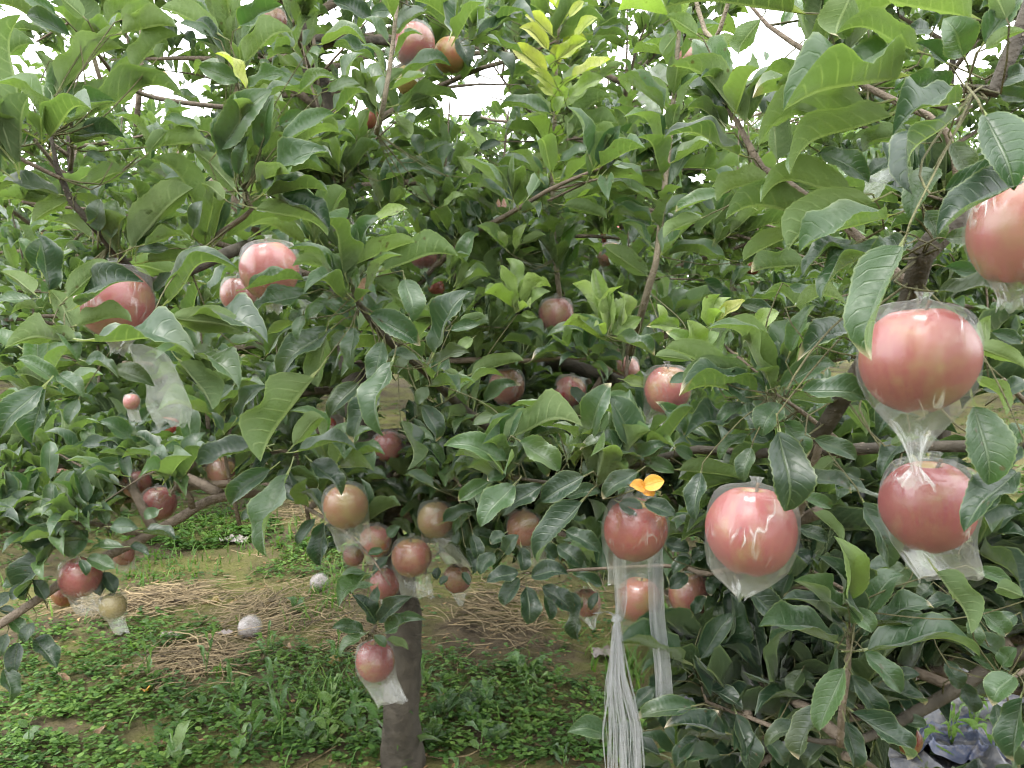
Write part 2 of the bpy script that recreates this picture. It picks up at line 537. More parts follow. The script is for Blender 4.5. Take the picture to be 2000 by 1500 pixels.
# x, y, width px, depth, blush, bag, tail (radii below the centre), lean, label
APPLES = [
    (1792, 704, 226, .54, 'red', 'gather', 1.85, 0.10, 'largest red apple, its clear bag gathered to a point above another red apple'),
    (1814, 990, 186, .64, 'crimson', 'flat', 1.55, 0.55, 'crimson apple hanging right below the largest apple, bag slipping to its lower right'),
    (1468, 1038, 182, .69, 'pink', 'point', 1.32, -0.12, 'pink and orange apple in a clear bag whose bottom tapers to a corner'),
    (1240, 1035, 132, .95, 'red', 'flat', 1.65, 0.0, 'red apple in a loose clear bag under the orange leaf'),
    (1350, 1165, 92, 1.30, 'brown', 'flat', 1.7, 0.25, 'dusky red apple with open bag skirt, above the plastic ground sheet'),
    (1247, 1172, 92, 1.32, 'tan', 'flat', 1.9, -0.05, 'tan apple in a creased bag between the two hanging plastic strips'),
    (2012, 448, 235, .50, 'pale', 'tight', 1.15, 0.0, 'blurred orange apple cut off by the right edge below dark leaves'),
    (225, 593, 150, .90, 'pink', 'tight', 1.1, 0.1, 'large pink apple in a creased bag behind a dark leaf on the left limb'),
    (528, 530, 120, 1.12, 'pale', 'tight', 1.15, 0.1, 'pale pink apple in a shiny tight bag beside a smaller red one'),
    (466, 576, 72, 1.25, 'red', 'tight', 1.1, 0.0, 'small red apple touching the left side of the pale pink bagged apple'),
    (675, 990, 92, 1.42, 'olive', 'flat', 1.85, 0.1, 'olive apple with a long bag, leftmost of the fruit beside the trunk'),
    (733, 1058, 66, 1.62, 'pale', 'tight', 1.25, -0.1, 'pale pink apple half hidden between the olive apples by the trunk'),
    (804, 1090, 82, 1.50, 'brown', 'flat', 1.85, 0.2, 'brownish apple in a long clear bag hanging in front of the trunk'),
    (851, 1016, 75, 1.62, 'olive', 'flat', 2.3, 0.55, 'olive apple with a narrow pointed bag tail, right of the trunk'),
    (752, 1140, 62, 1.70, 'pink', 'tight', 1.15, 0, 'red apple tucked under the brownish bagged apple at the trunk'),
    (690, 1086, 44, 1.80, 'brown', 'tight', 1.15, 0, 'small brown apple below the long bag of the leftmost olive apple'),
    (733, 1292, 80, 1.52, 'crimson', 'flat', 2.05, 0.35, 'lowest red apple, hanging alone in a bag in front of the trunk'),
    (893, 1130, 58, 1.85, 'brown', 'point', 1.9, 0.1, 'dull red apple low over the straw to the right of the trunk'),
    (1024, 1032, 72, 1.55, 'tan', 'flat', 2.0, 0.6, 'yellowish apple in a slack bag behind the drooping dark leaf'),
    (1146, 1178, 56, 1.80, 'brown', 'point', 1.8, 0.2, 'dim brown apple behind dark leaves left of the hanging strips'),
    (157, 1128, 82, 1.48, 'pink', 'flat', 1.8, 0.25, 'pink bagged apple under the drooping bottom left branch'),
    (221, 1184, 54, 1.50, 'green', 'flat', 2.0, 0.15, 'small greenish apple, lowest on the drooping bottom left branch'),
    (128, 1160, 50, 1.56, 'brown', None, 0, 0, 'brown apple behind the pink one on the drooping bottom left branch'),
    (268, 946, 58, 1.72, 'red', 'tight', 1.1, 0, 'red apple above the twig that rises from the drooping left branch'),
    (311, 984, 68, 1.66, 'pink', 'tight', 1.2, 0.1, 'pink apple resting just above the drooping left branch'),
    (757, 873, 62, 1.75, 'pink', 'tight', 1.1, 0, 'pink red apple below a long pale hanging leaf, above the limb fork'),
    (1086, 616, 72, 1.6, 'pale', 'flat', 1.45, 0.1, 'pale pink wrapped apple alone in the middle of the crown'),
    (1303, 762, 96, 1.26, 'pale', 'flat', 1.45, -0.3, 'shiny orange pink apple with a torn white bag end, right of the middle limb'),
    (990, 756, 74, 1.62, 'brown', 'tight', 1.1, 0, 'brownish apple under leaves left of the middle limb'),
    (1113, 766, 66, 1.58, 'pink', 'tight', 1.1, 0, 'pink apple tucked under the middle limb'),
    (1222, 722, 56, 1.85, 'tan', 'tight', 1.1, 0, 'tan apple behind the upper side of the middle limb'),
    (328, 838, 50, 1.85, 'red', None, 0, 0, 'red apple half covered by leaves below the empty hanging bag'),
    (257, 785, 32, 1.15, 'pale', 'flat', 2.4, 0.2, 'tiny shrivelled pinkish fruit in a bag beside the empty hanging bag'),
    (132, 920, 40, 2.1, 'tan', 'flat', 1.5, 0.2, 'small tan apple in a whitish bag, low among the far left leaves'),
    (433, 925, 66, 1.85, 'tan', 'tight', 1.1, 0, 'tan pink apple above the inner end of the drooping left branch'),
    (672, 447, 44, 2.2, 'pink', 'tight', 1.1, 0, 'pink apple peeping out above the curled leaf cluster left of centre'),
    (828, 497, 60, 1.9, 'pink', 'flat', 1.5, 0.2, 'pink apple behind the long bright leaf left of centre'),
    (850, 562, 38, 2.1, 'brown', None, 0, 0, 'dark orange apple below the long bright leaf left of centre'),
    (990, 412, 58, 2.15, 'tan', 'flat', 1.7, 0.0, 'tan bagged apple left of the tall central shoot'),
    (1193, 500, 54, 2.2, 'tan', 'flat', 1.6, 0.0, 'faded tan apple between the two tall shoots'),
    (1196, 462, 46, 2.3, 'pink', None, 0, 0, 'pink apple just above the faded tan apple between the tall shoots'),
    (1120, 455, 44, 2.35, 'pale', 'tight', 1.1, 0, 'pale apple just right of the tall central shoot'),
    (1040, 475, 36, 2.5, 'brown', None, 0, 0, 'small brown apple just left of the tall central shoot'),
    (808, 88, 84, 1.60, 'pink', 'flat', 1.55, -0.3, 'pink bagged apple high on the top branch, beside an olive one'),
    (880, 108, 68, 1.66, 'olive', None, 0, 0, 'bare olive apple hanging from the dark top branch'),
    (800, 158, 58, 1.75, 'green', None, 0, 0, 'green apple under the pink bagged apple of the top branch'),
    (535, 40, 52, 1.9, 'brown', 'tight', 1.1, 0, 'brown red apple left of the trunk top'),
    (722, 232, 40, 1.95, 'brown', None, 0, 0, 'small brownish apple right of the trunk under the top branch'),
    (1770, 1330, 56, 1.25, 'red', 'tight', 1.1, 0, 'red apple in shade above the low right branch'),
    (1772, 1446, 56, 1.22, 'brown', None, 0, 0, 'orange brown apple below the low right branch'),
    (1663, 1408, 36, 1.3, 'crimson', None, 0, 0, 'small dark red apple behind the low leaf cluster on the right'),
    (1345, 112, 48, 1.9, 'pale', 'flat', 1.9, -0.5, 'pale apple in a torn bag near the top of the right hand shoot'),
    (242, 1084, 42, 1.6, 'pale', 'flat', 1.5, 0.3, 'small pale bagged apple behind the bend of the drooping left branch'),
    (1700, 112, 44, 1.9, 'pale', 'tight', 1.2, 0, 'pale bagged apple among the leaves near the top right corner'),
    (640, 832, 34, 2.2, 'red', None, 0, 0, 'small red apple behind the long hanging leaves left of the limb'),
    (1470, 525, 26, 3.0, 'red', None, 0, 0, 'tiny distant red apple in the leaves left of the dark right limb'),
    (520, 800, 24, 2.7, 'red', None, 0, 0, 'tiny distant red apple between two hanging leaf clusters'),
]
GREEN = [(246, 22, 24), (262, 45, 22), (8, 58, 26), (262, 372, 22), (78, 428, 22), (58, 408, 20), (92, 455, 22), (36, 345, 18), (95, 300, 16), (318, 148, 20),
         (30, 470, 20), (192, 360, 18), (140, 330, 16), (55, 375, 17)]

# base x, base y, tip x, tip y, visible width (all in a 2.857 times enlargement), look, [depth]
# t = top side seen, u = underside seen, d = dark tint (old leaves, and shade put into the colour), g = grey sheen (top faces the sky), n = young, y = yellow, o = orange, r = rusty
LEAVES = {
 ('A', 0, 0): '''330 540 190 280 150 u;350 500 690 270 100 u;110 580 120 80 130 u;-40 400 200 250 110 u;330 700 460 520 140 u;380 690 650 570 90 t;500 650 1030 550 130 u
 400 520 640 520 100 u;370 740 580 770 120 u;420 800 700 770 80 d;0 600 150 470 110 u;0 740 190 660 100 u;390 200 150 90 120 d;460 90 330 -20 110 u;310 80 90 -30 90 t
 300 340 420 330 50 u;530 220 690 190 80 u;680 190 980 150 95 u;680 110 870 40 70 u;1210 190 900 40 120 u;1190 210 1000 130 60 t;1350 150 1580 30 110 g;1370 350 1640 180 110 u
 1330 460 1110 370 130 t;1370 490 1200 300 60 y;1380 490 1610 430 75 g;1230 830 1520 505 210 t;1460 830 1530 530 130 g;1300 1050 1080 840 170 u;1330 970 1390 760 100 g
 1370 1020 1590 860 150 u;1480 1080 1840 850 110 g;1470 1090 1700 990 90 t;1500 1090 1830 1070 60 t;1250 1110 1120 1020 100 u;740 1380 1080 1050 170 u;1430 1170 1830 1320 130 u
 1560 1120 1840 1290 120 d;860 820 1150 810 100 u;830 850 940 730 90 u;730 1370 850 1170 120 u;480 1040 690 960 140 u;330 990 180 930 70 g;330 1090 0 1070 75 d;380 1120 180 1240 120 u
 500 1320 300 1230 70 u;550 1290 560 1110 120 d;620 1330 650 1120 140 g;235 1510 240 1330 160 d;1080 1280 1130 1120 90 d;940 1390 760 1410 70 d;810 1370 1060 1340 60 u
 1480 760 1550 620 90 u;1590 800 1870 640 90 t;1600 850 1900 740 90 u;1560 700 1700 620 80 t;1110 730 900 700 60 t;680 460 870 380 90 u;880 320 920 240 60 u;750 390 1000 200 90 u
 1250 310 1060 150 70 d;1680 520 1890 450 80 t;1830 510 2010 470 70 t;1800 250 2050 260 60 t;150 690 40 640 90 g;200 760 60 850 80 t;600 900 480 860 60 d''',
 ('B', 650, 0): '''1220 200 1070 85 75 y;1200 280 1040 155 80 y;1190 410 990 255 105 y;1250 335 1420 225 100 y;1240 490 1080 400 80 y;1230 530 1140 470 70 y;1320 95 1400 5 60 y;1350 215 1480 100 55 y
 1340 430 1550 330 60 y;1320 545 1510 440 85 n;1270 330 1390 270 60 y;1210 640 925 615 80 t;1210 625 1070 570 70 u;1240 620 1290 540 70 n;1290 750 1590 690 75 u;1230 850 1090 820 60 d
 1270 900 1450 840 65 g;1170 970 920 920 65 t;1170 1060 800 1060 90 u;1200 1090 1040 1070 70 t;1290 1020 1560 990 50 u;1200 1140 1050 1080 60 u;1290 1150 1530 1220 90 u;1170 1080 1190 980 80 g
 350 185 440 90 80 u;230 340 0 260 60 t;270 505 410 390 95 u;390 430 660 370 45 t;370 590 700 560 100 u;370 630 600 610 60 u;200 560 0 500 90 u;150 720 210 610 80 u;350 650 430 770 95 u;480 860 450 750 90 d
 460 60 620 10 60 t;650 80 750 110 80 g;330 60 210 80 90 t;230 140 0 10 90 d;700 220 760 380 120 d;850 270 1000 440 50 d;760 200 940 210 70 d;760 100 900 130 80 d;880 60 1000 150 70 d;950 80 1080 60 60 d
 1040 200 1180 190 60 d;940 230 900 300 60 d;1090 50 1040 -20 80 d;780 720 830 620 70 d;870 690 780 700 50 d;840 860 700 710 60 n;760 970 690 870 70 u;540 1140 400 1060 45 n;550 1100 520 985 65 n;620 1150 740 1090 45 n
 100 1430 270 1210 150 g 1.0;230 1240 420 1165 60 n 1.0;120 1480 460 1350 90 u 1.0;290 1510 700 1430 130 u 1.0;1870 580 1690 440 120 u;1850 700 2010 600 100 u;1800 830 1540 770 110 t;1840 1060 1720 950 100 u
 1770 1260 1560 1120 130 g;1850 1330 2000 1230 110 u;1750 1540 1510 1370 140 u;960 1390 800 1260 60 n;960 1380 920 1290 70 n;1020 1390 1090 1250 60 n;1060 1360 1190 1310 60 u;1310 760 1300 640 60 u
 1350 660 1560 540 80 u;1580 780 1400 760 60 d;1590 400 1650 520 60 u;1620 350 1500 440 70 u;500 860 650 800 60 t;620 980 480 940 70 t;300 1000 520 960 60 g;820 830 940 800 60 d''',
 ('C', 1300, 0): '''700 70 0 40 160 d .62;170 190 0 90 120 u .8;530 110 410 300 150 u .8;1040 -40 960 200 260 u .6;1400 290 950 190 130 u .6;1700 100 1190 -20 160 u .55;1660 310 1550 105 240 t .55;1560 350 1390 240 90 t .58
 1790 270 2010 170 90 u .55;1780 240 1990 -20 170 g .52;1470 160 1320 200 110 d .66;1580 480 1262 510 140 t .55;1230 400 620 480 130 u;1295 440 655 620 130 t .64;1040 520 485 548 80 u;1130 600 520 820 180 u .66
 1255 650 695 975 130 u .64;620 885 560 560 150 u .7;440 680 20 370 160 u .74;290 560 110 530 80 u .78;335 745 105 760 85 u .76;405 865 -10 770 75 d .74;530 450 805 365 80 u .74;860 850 1135 1020 130 g .66
 1500 950 1380 1245 200 g .55;1640 630 1380 1090 110 d .5;1640 570 1265 765 130 d .52;1780 650 1945 1065 270 t .445;1960 1030 1515 1320 220 d .435;1040 1090 530 1130 140 u .66;590 1010 285 1125 90 u .72;300 1090 55 1185 80 t .9
 845 1205 335 1225 80 u .68;1155 1130 685 1395 110 u .62;1235 1215 745 1410 110 t .6;735 1300 435 1455 90 u .72;200 1220 -10 1330 90 u .9;315 1180 190 1310 60 u .9;1055 1370 780 1510 100 d .62;1345 1370 1080 1530 150 d .58
 1560 1060 1950 960 150 d .46;1600 800 1700 1030 150 d .58;1450 1180 1530 1360 120 d .6;1560 1330 1760 1340 120 d .55;1350 750 1100 850 90 u .66;1380 800 1040 800 80 u .7;780 220 880 140 100 g .8;900 60 740 150 80 u .8
 1830 470 2010 420 120 d .58;1850 520 2010 560 110 d .58;60 190 -20 300 100 u .95;160 240 300 340 80 u .9;250 230 440 250 90 u .85;860 640 700 620 80 u .66;1240 900 1120 990 100 d .66;1900 100 1820 -60 150 u .5''',
 ('D', 0, 480): '''380 290 612 90 160 u .82;450 335 805 205 110 d .82;400 450 280 245 150 u .84;270 250 215 -60 150 d .86;425 535 25 575 140 u .8;320 460 435 650 120 t .82;950 405 1360 492 170 u .8;1020 440 1495 545 100 d .84
 880 500 1025 445 95 t .82;430 450 735 425 65 u .82;535 535 1085 630 110 t .78;1060 590 1335 800 120 g .82;1000 650 1185 915 110 u .82;480 650 662 740 90 t .8;640 690 862 785 110 d .82;330 765 95 635 110 t .8;280 780 75 720 60 u .8
 330 720 465 850 120 t .8;240 790 -5 1075 150 d .76;255 800 180 1100 150 d .78;180 260 0 140 110 u .84;180 300 -10 330 60 t .84;210 350 60 380 60 u .86;1390 238 1700 195 60 t 1.0;860 250 1015 165 75 d .9;950 310 1325 125 80 g .9
 1720 270 1405 405 115 g 1.0;1850 470 1565 745 150 d 1.0;1690 390 1660 530 80 g .98;1830 300 1710 425 80 t .98;1825 480 1775 790 160 u 1.0;1750 740 1455 1205 150 u .98;1890 220 1640 262 60 d 1.02;1880 140 1630 115 80 u 1.0
 1640 430 1490 500 60 u 1.05;1480 1110 1335 980 140 g 1.2;1640 1115 1805 960 130 u 1.1;1330 960 1505 785 90 d 1.2;1300 780 1220 870 100 g 1.25;1450 1130 1105 1240 95 d 1.15;1510 1250 1290 1450 130 d 1.1;1740 1210 1905 1395 150 d 1.05
 1610 1280 1490 1735 150 g 1.05;1670 1150 1990 1140 80 t 1.05;1970 770 1840 965 120 d 1.02;770 1115 555 980 115 g;720 1170 450 1130 60 d;710 1200 520 1275 80 t;1070 1070 925 1235 95 d;770 1190 720 1120 60 u;560 1270 380 1380 55 t
 590 1490 520 1340 90 g;540 1440 250 1390 60 t;120 1440 240 1260 120 g;240 1500 175 1370 95 u;20 1400 130 1285 80 u;770 990 875 900 85 t;1240 1030 1180 930 60 d 1.2;700 1010 560 990 60 t;840 1040 1000 990 80 d 1.6;380 1000 300 920 70 t 1.8
 100 560 -30 480 110 t .84;440 860 380 1000 90 g 1.0;120 230 20 130 90 t .9;560 1160 450 1220 60 t 1.6;1350 640 1220 620 70 t 1.2;1500 600 1650 450 90 t 1.1;1180 1110 1290 1180 70 t 1.4;200 1330 330 1250 70 t 1.7''',
 ('E', 650, 480): '''220 190 430 425 110 u 1.0;400 190 445 425 170 g 1.0;210 390 490 560 150 t .98;570 600 775 255 130 d .98;120 460 112 695 105 g .98;280 540 220 775 140 t .96;340 650 285 1065 140 g .95;270 780 115 1100 140 d .98;140 770 -10 950 130 d 1.0
 650 400 440 430 65 u 1.1;500 890 575 1095 130 d 1.1;530 790 475 890 90 t 1.1;380 980 412 1255 55 d 1.1;400 1040 565 1085 60 t 1.3;560 650 765 600 75 d 1.1;780 720 1065 640 75 u 1.3;830 250 1025 165 85 t 1.6;850 870 1055 780 95 t 1.5
 930 1115 1065 895 140 g .95;950 1090 1395 1010 130 u .93;965 1200 630 1115 135 t .92;1045 1095 1265 1260 160 t .92;1420 1095 1555 765 150 g .95;1680 1105 1530 840 220 g .95;1695 1175 1375 1145 95 t .93;1690 1190 1865 1120 85 t .93
 1740 1210 1905 1265 95 g .93;970 1275 860 1310 80 t .93;1010 1340 825 1570 190 t .9;1170 1340 945 1510 140 d .92;1400 1290 1165 1430 160 d .9;1700 1265 1505 1415 130 d .9;870 1320 700 1425 100 t .95;1450 1200 1400 1295 90 t .95
 1990 730 1880 765 80 t 1.1;1960 1060 1800 870 110 t 1.1;1620 750 1755 790 80 n 1.3;1580 520 1795 615 70 t 1.25;2000 640 1800 615 80 u 1.0;1540 485 1410 395 110 n 1.3;1550 480 1560 245 110 n 1.3;1560 490 1725 405 110 n 1.3;1530 505 1355 395 80 t 1.3
 1020 345 945 255 80 n 1.4;1040 335 1080 255 75 n 1.4;1060 350 1215 255 70 n 1.4;1050 385 1140 400 50 n 1.4;1850 430 1810 325 65 n 1.2;1930 460 1750 450 95 n 1.2;1735 1345 1850 1312 110 o .87;1740 1352 1655 1340 90 o .872;1725 1350 1790 1400 85 o .866;200 180 165 310 60 r 1.0;690 300 830 260 70 t 1.5
 1500 600 1190 510 80 t 1.4;1400 610 1110 640 60 d 1.4;1350 560 1240 450 70 d 1.45;900 950 780 1000 80 t 1.2;1090 880 1160 960 100 g 1.1;1180 1100 1060 1190 90 u .95;1200 960 1100 940 80 u 1.0;1330 950 1120 960 90 t 1.0;1100 1140 1200 1290 80 g 1.0
 700 440 860 400 80 u 1.3;660 470 820 440 70 t 1.25;780 520 700 600 80 n 1.2;560 1290 520 1190 80 t 1.5;560 1350 400 1280 60 t 1.4;1300 1400 1500 1380 90 d .95;1560 1230 1420 1130 80 t .98;480 640 300 620 60 t 1.0;620 700 740 800 60 u 1.3
 1190 870 1300 790 70 d 1.6;1330 790 1400 900 80 d 1.5;1890 1110 1800 1010 100 g 1.0;1780 1100 1740 990 90 d 1.0;2000 1180 1900 1130 90 t .95;430 610 350 720 70 t 1.05;60 480 0 580 80 g 1.05;90 330 0 250 90 t 1.02;110 260 20 180 90 u 1.02''',
 ('F', 1300, 480): '''1325 10 1150 642 250 g .45;1235 -10 868 312 125 t .6;1040 0 765 172 100 d .62;785 110 478 152 105 u .8;690 230 865 332 75 g .9;780 380 550 275 75 u .9;560 690 520 472 220 g .92;580 830 425 740 100 d .95;480 825 335 750 85 g .95
 640 785 955 680 140 t .86;630 880 540 1065 190 t .86;430 885 285 1012 95 g .92;500 835 75 840 75 t .92;380 745 0 570 110 u .95;460 685 105 815 95 u .94;440 1030 105 1072 100 d .92;460 1060 300 1205 80 t .92;630 1040 665 1482 270 d .63
 660 985 790 1178 125 t .86;760 810 1135 862 140 g .58;1050 500 735 645 150 d .66;1520 260 1920 312 100 d .57;1720 900 1800 1335 270 t .52;1750 570 2010 690 140 u .62;1790 545 1815 388 85 u .75;1960 1265 1665 1600 220 d .54;80 1255 425 1302 65 u .95
 200 1270 170 1535 135 d .85;750 1400 925 1465 80 t .8;760 1290 1035 1385 95 d .8;830 1080 1062 1195 120 d .8;1335 1070 1200 1290 120 d .7;260 430 445 305 75 y 1.1;420 320 605 390 100 d 1.1;190 595 120 415 140 n 1.05;190 595 0 480 110 n 1.05
 200 590 300 485 85 n 1.05;470 505 632 370 120 n 1.05;1900 1130 2010 1010 130 t .6;1880 830 2010 760 110 d .75;1770 800 1900 800 100 d .75;1560 120 1780 190 100 g .7;1830 60 2000 200 90 u .8;730 340 1010 330 90 u .8;700 590 840 330 110 t .82
 660 560 560 600 60 t .9;280 720 400 690 80 t .95;0 920 100 1060 90 t 1.0;120 1060 60 1000 90 g 1.0;480 1130 440 1320 120 d .84;1330 880 1180 1060 150 d .72;1020 900 1120 1060 110 u .9;1260 1110 1420 1070 70 u .7;1980 1120 1890 1300 120 d .58
 1560 1500 1400 1300 120 d .75;1080 1300 960 1270 90 d .85;950 1180 840 1300 90 u .85;640 720 700 590 80 t .88;350 780 480 880 100 g .92;1720 740 1900 950 90 u .7;1820 480 1990 550 90 d .8;330 80 10 60 70 t 1.3;210 190 350 320 90 d 1.4''',
 ('G', 0, 975): '''490 175 385 325 135 g;490 330 640 390 105 t;340 220 145 565 115 d;280 200 200 335 95 d;190 310 75 405 75 t;620 155 775 165 105 g;890 60 805 110 80 t;190 785 315 945 125 d;190 690 130 800 85 d;0 610 95 680 65 d;40 750 5 880 85 d
 100 800 90 975 115 d;20 950 50 1135 120 d;730 260 835 315 60 d;690 270 495 305 55 t;1760 110 1665 265 75 d 1.35;1810 130 1790 372 125 d 1.3;1480 20 1350 130 70 d 1.3;420 150 330 200 70 t;480 100 560 30 80 d;590 140 540 40 80 t;160 480 60 560 90 d
 110 480 20 470 80 t;250 560 180 450 90 d;60 520 -20 600 80 d;570 410 640 530 90 d 1.5;580 420 560 540 80 d 1.52;450 340 480 430 65 d 1.4;330 140 150 240 90 t;240 130 130 100 90 t;800 190 980 230 45 d 1.5;50 660 140 760 90 t''',
 ('H', 650, 975): '''245 690 110 535 115 d;260 680 445 545 115 d;300 740 522 675 115 t;170 740 -5 720 95 t;190 750 40 880 60 t;230 760 295 825 65 g;300 785 422 842 55 u;230 480 100 535 45 t;250 490 240 610 65 g;280 290 195 310 55 g
 310 320 225 425 55 d;310 210 375 150 75 t;220 430 125 440 50 t;1035 410 858 465 115 d 1.2;1080 490 1090 698 140 d 1.2;1040 440 955 605 120 d 1.2;1110 430 1315 420 135 d 1.2;1170 490 1340 632 125 d 1.2;1180 500 1215 675 80 d 1.25
 1390 580 1370 785 80 d 1.3;1050 270 1060 405 95 d 1.2;1390 20 1145 355 160 d .9;780 200 800 345 95 d 1.4;1520 1310 1308 1300 150 g 1.0;1800 1050 1690 1175 95 d 1.05;2000 1160 1700 1235 130 g 1.0;620 130 800 60 80 d 1.4;700 180 690 260 60 d 1.5
 590 380 580 450 60 d 1.5;740 270 780 420 60 d 1.4;1250 260 1390 380 120 d 1.2;1300 180 1500 300 110 d 1.2;1330 520 1380 620 60 d 1.5;1480 520 1440 620 60 d 1.5;900 300 820 420 110 d 1.3;1240 330 1160 250 100 d 1.2;960 300 1040 200 110 d 1.25
 1600 20 1720 100 120 d .93;1740 20 1910 100 120 d .9;720 410 760 480 55 d 1.5;640 430 600 480 50 d 1.5;1850 250 1990 290 100 d 1.1;1500 480 1350 430 80 d 1.3;960 190 880 250 90 d 1.3;1980 430 1880 500 100 d 1.1''',
 ('I', 1300, 975): '''960 655 715 455 95 t;1000 680 842 310 125 d;1010 560 938 205 140 n .83;1100 655 1330 425 200 g;1170 690 1498 608 100 t;1130 705 1495 762 80 t;1030 610 1150 745 125 t .83;980 720 648 560 100 d;940 800 518 712 110 t;1130 850 1755 880 130 t .83
 1110 850 1312 1082 130 t .82;1000 950 855 1295 180 t .82;1040 980 1185 1242 125 d;870 1150 745 1455 110 d;1040 1190 1348 1455 145 d .83;1000 1240 1052 1495 125 d;840 310 655 545 135 d 1.0;430 480 645 692 160 d .95;220 760 335 925 135 d 1.1
 210 1040 65 838 125 d 1.1;310 1060 588 1085 110 d 1.08;520 940 645 1115 110 d 1.1;310 1140 585 1155 95 d 1.08;300 1140 365 1375 110 d 1.05;170 1090 -10 1050 90 d 1.1;170 1150 -10 1212 100 g 1.05;560 1090 655 1295 115 d 1.08;390 1200 465 1535 125 d 1.0
 780 1260 555 1385 105 d .95;840 1090 675 1130 75 d 1.0;330 1310 -10 1280 135 d 1.0;300 1430 65 1450 95 d 1.0;1510 410 1705 755 135 u .6;1720 390 1925 480 95 t .8;2000 545 1845 500 115 u .75;1335 390 1075 440 95 d .9;1100 20 1245 385 145 d .8
 740 160 905 240 95 d .9;830 80 985 245 75 u .9;1990 1110 1945 1465 160 g .8;1840 1140 1840 1335 125 d .9;1940 990 1825 1155 175 t .8;1310 1240 1455 1262 80 d 1.0;1140 1030 1450 1150 110 d .95;1900 960 1700 880 110 t .9;1900 950 1650 760 120 t .9
 1880 930 1960 830 110 t .85;1750 620 1900 760 130 t .85;1700 660 1720 830 100 t .9;1950 650 1820 740 120 t .85;1600 560 1440 620 100 d .95;1480 480 1420 560 100 d .95;1560 900 1640 1060 110 d .95;1640 1020 1720 1190 110 d .95;1500 700 1600 660 80 t .95
 900 1350 790 1500 110 d .95;640 800 540 900 90 d 1.05;690 870 560 830 90 d 1.05;760 960 700 1100 110 d 1.0;830 1000 700 1010 90 d 1.0;160 640 230 540 80 d 1.1;380 640 330 760 110 d 1.1;130 330 40 420 90 d 1.2;150 330 250 290 90 d 1.2;290 430 250 540 90 d 1.2
 480 900 340 960 90 d 1.1;600 760 440 770 80 d 1.1;560 1330 660 1480 120 d 1.0;180 1330 60 1500 110 d 1.0;200 1300 300 1180 100 d 1.0;1050 1150 940 1060 100 d .92;1240 1010 1420 980 90 d .95;1100 760 1190 650 80 d .9;920 620 820 540 80 d .95
 1960 1480 1880 1330 120 t .85;700 400 650 560 110 d .95;560 330 480 460 110 d .95;1330 300 1400 420 90 d .95;1400 260 1480 400 100 t .9''',
}
DEP = {'A': .88, 'B': 1.45, 'C': .68, 'D': 1.55, 'E': 1.0, 'F': .8, 'G': 1.45, 'H': 1.45, 'I': .86}


# ------------------------------------------------------------------ ground
def region_noise(x, y, s, o=0.0):
    return noise.noise(Vector((x * s + o, y * s - o, o * .37)))


def ground_z(x, y):
    return 0.025 * region_noise(x, y, 1.1, 3) + 0.014 * region_noise(x, y, 4.0, 9) + 0.006 * region_noise(x, y, 14, 1)


def ground():
    k = NT('orchard_soil')
    geo = k.n('ShaderNodeNewGeometry')
    p = geo.outputs['Position']
    a = k.noise(p, 2.2, 5, 0.6)
    b = k.noise(p, 11, 5, 0.65)
    c = k.noise(p, 70, 4, 0.7)
    soil = k.mix(k.mr(b, .35, .65), (0.05, 0.038, 0.026), (0.13, 0.10, 0.064))
    moss = k.mix(k.mr(c, .3, .7), (0.10, 0.108, 0.03), (0.18, 0.165, 0.065))
    col = k.mix(k.mr(a, .40, .58), soil, moss)
    col = k.mix(k.mr(c, .55, .8, 0, .6), col, (0.045, 0.035, 0.025))
    mat = k.done(k.principled(col, 0.92, 0.15, k.bump(k.m('ADD', b, k.m('MULTIPLY', c, .5)), .8, .02)))
    xs = np.concatenate([[-400, -120, -40, -15, -7], np.linspace(-4, 4, 130), [7, 15, 40, 120, 400]])
    ys = np.concatenate([[-200, -40, -8, -2, 0], np.linspace(.8, 8, 120), [10, 14, 25, 60, 150, 600]])
    V = []
    for y in ys:
        for x in xs:
            V.append((x, y, ground_z(x, y)))
    nx = len(xs)
    Q = [(i * nx + j, i * nx + j + 1, (i + 1) * nx + j + 1, (i + 1) * nx + j) for i in range(len(ys) - 1) for j in range(nx - 1)]
    tag(obj('ground', np_mesh('ground', V, Q, mat)), kind='structure')


ground()


# ------------------------------------------------------------------ trees
def make_branch(name, px, parent, mat, knob=.12, sides=9, step=.02):
    """px: list of (x, y, depth, width px)"""
    pts = [at(x, y, d) for x, y, d, w_ in px]
    rad = [w_ * d / FPX / 2 for x, y, d, w_ in px]
    return branch_3d(name, pts, rad, parent, mat, knob, sides, step)


SEG = []           # every branch point, for the small twigs


def branch_3d(name, pts, rad, parent, mat, knob=.12, sides=9, step=.02):
    pts, rad = resample(pts, rad, step)
    SEG.append((parent.name, np.array([tuple(p) for p in pts])))
    v, q = tube_arrays([p - parent.location for p in pts], rad, sides, knob, random.uniform(0, 50))
    o = obj(name, np_mesh(name, v, q, mat), parent)
    return o, pts


def grow(rs, p0, d0, length, r0, droop, wander=.22, step=.07):
    pts, rad = [Vector(p0)], [r0]
    d = Vector(d0).normalized()
    n = max(3, int(length / step))
    for i in range(n):
        d = (d + Vector(rs.uniform(-wander, wander, 3)) * .5 + Vector((0, 0, droop))).normalized()
        pts.append(pts[-1] + d * step)
        rad.append(r0 * (1 - .8 * (i + 1) / n))
    return pts, rad


main_base = on_ground(784, 1502)
main_tree = tag(empty('apple_tree', (main_base.x, main_base.y, 0)), 'bagged apple tree whose dark trunk stands in the weeds left of centre', 'apple tree', 'apple trees of the orchard')
right_base = at(2480, 900, 1.0)
right_tree = tag(empty('apple_tree', (right_base.x, right_base.y, 0)), 'apple tree reaching in from the right edge with the largest red apples', 'apple tree', 'apple trees of the orchard')

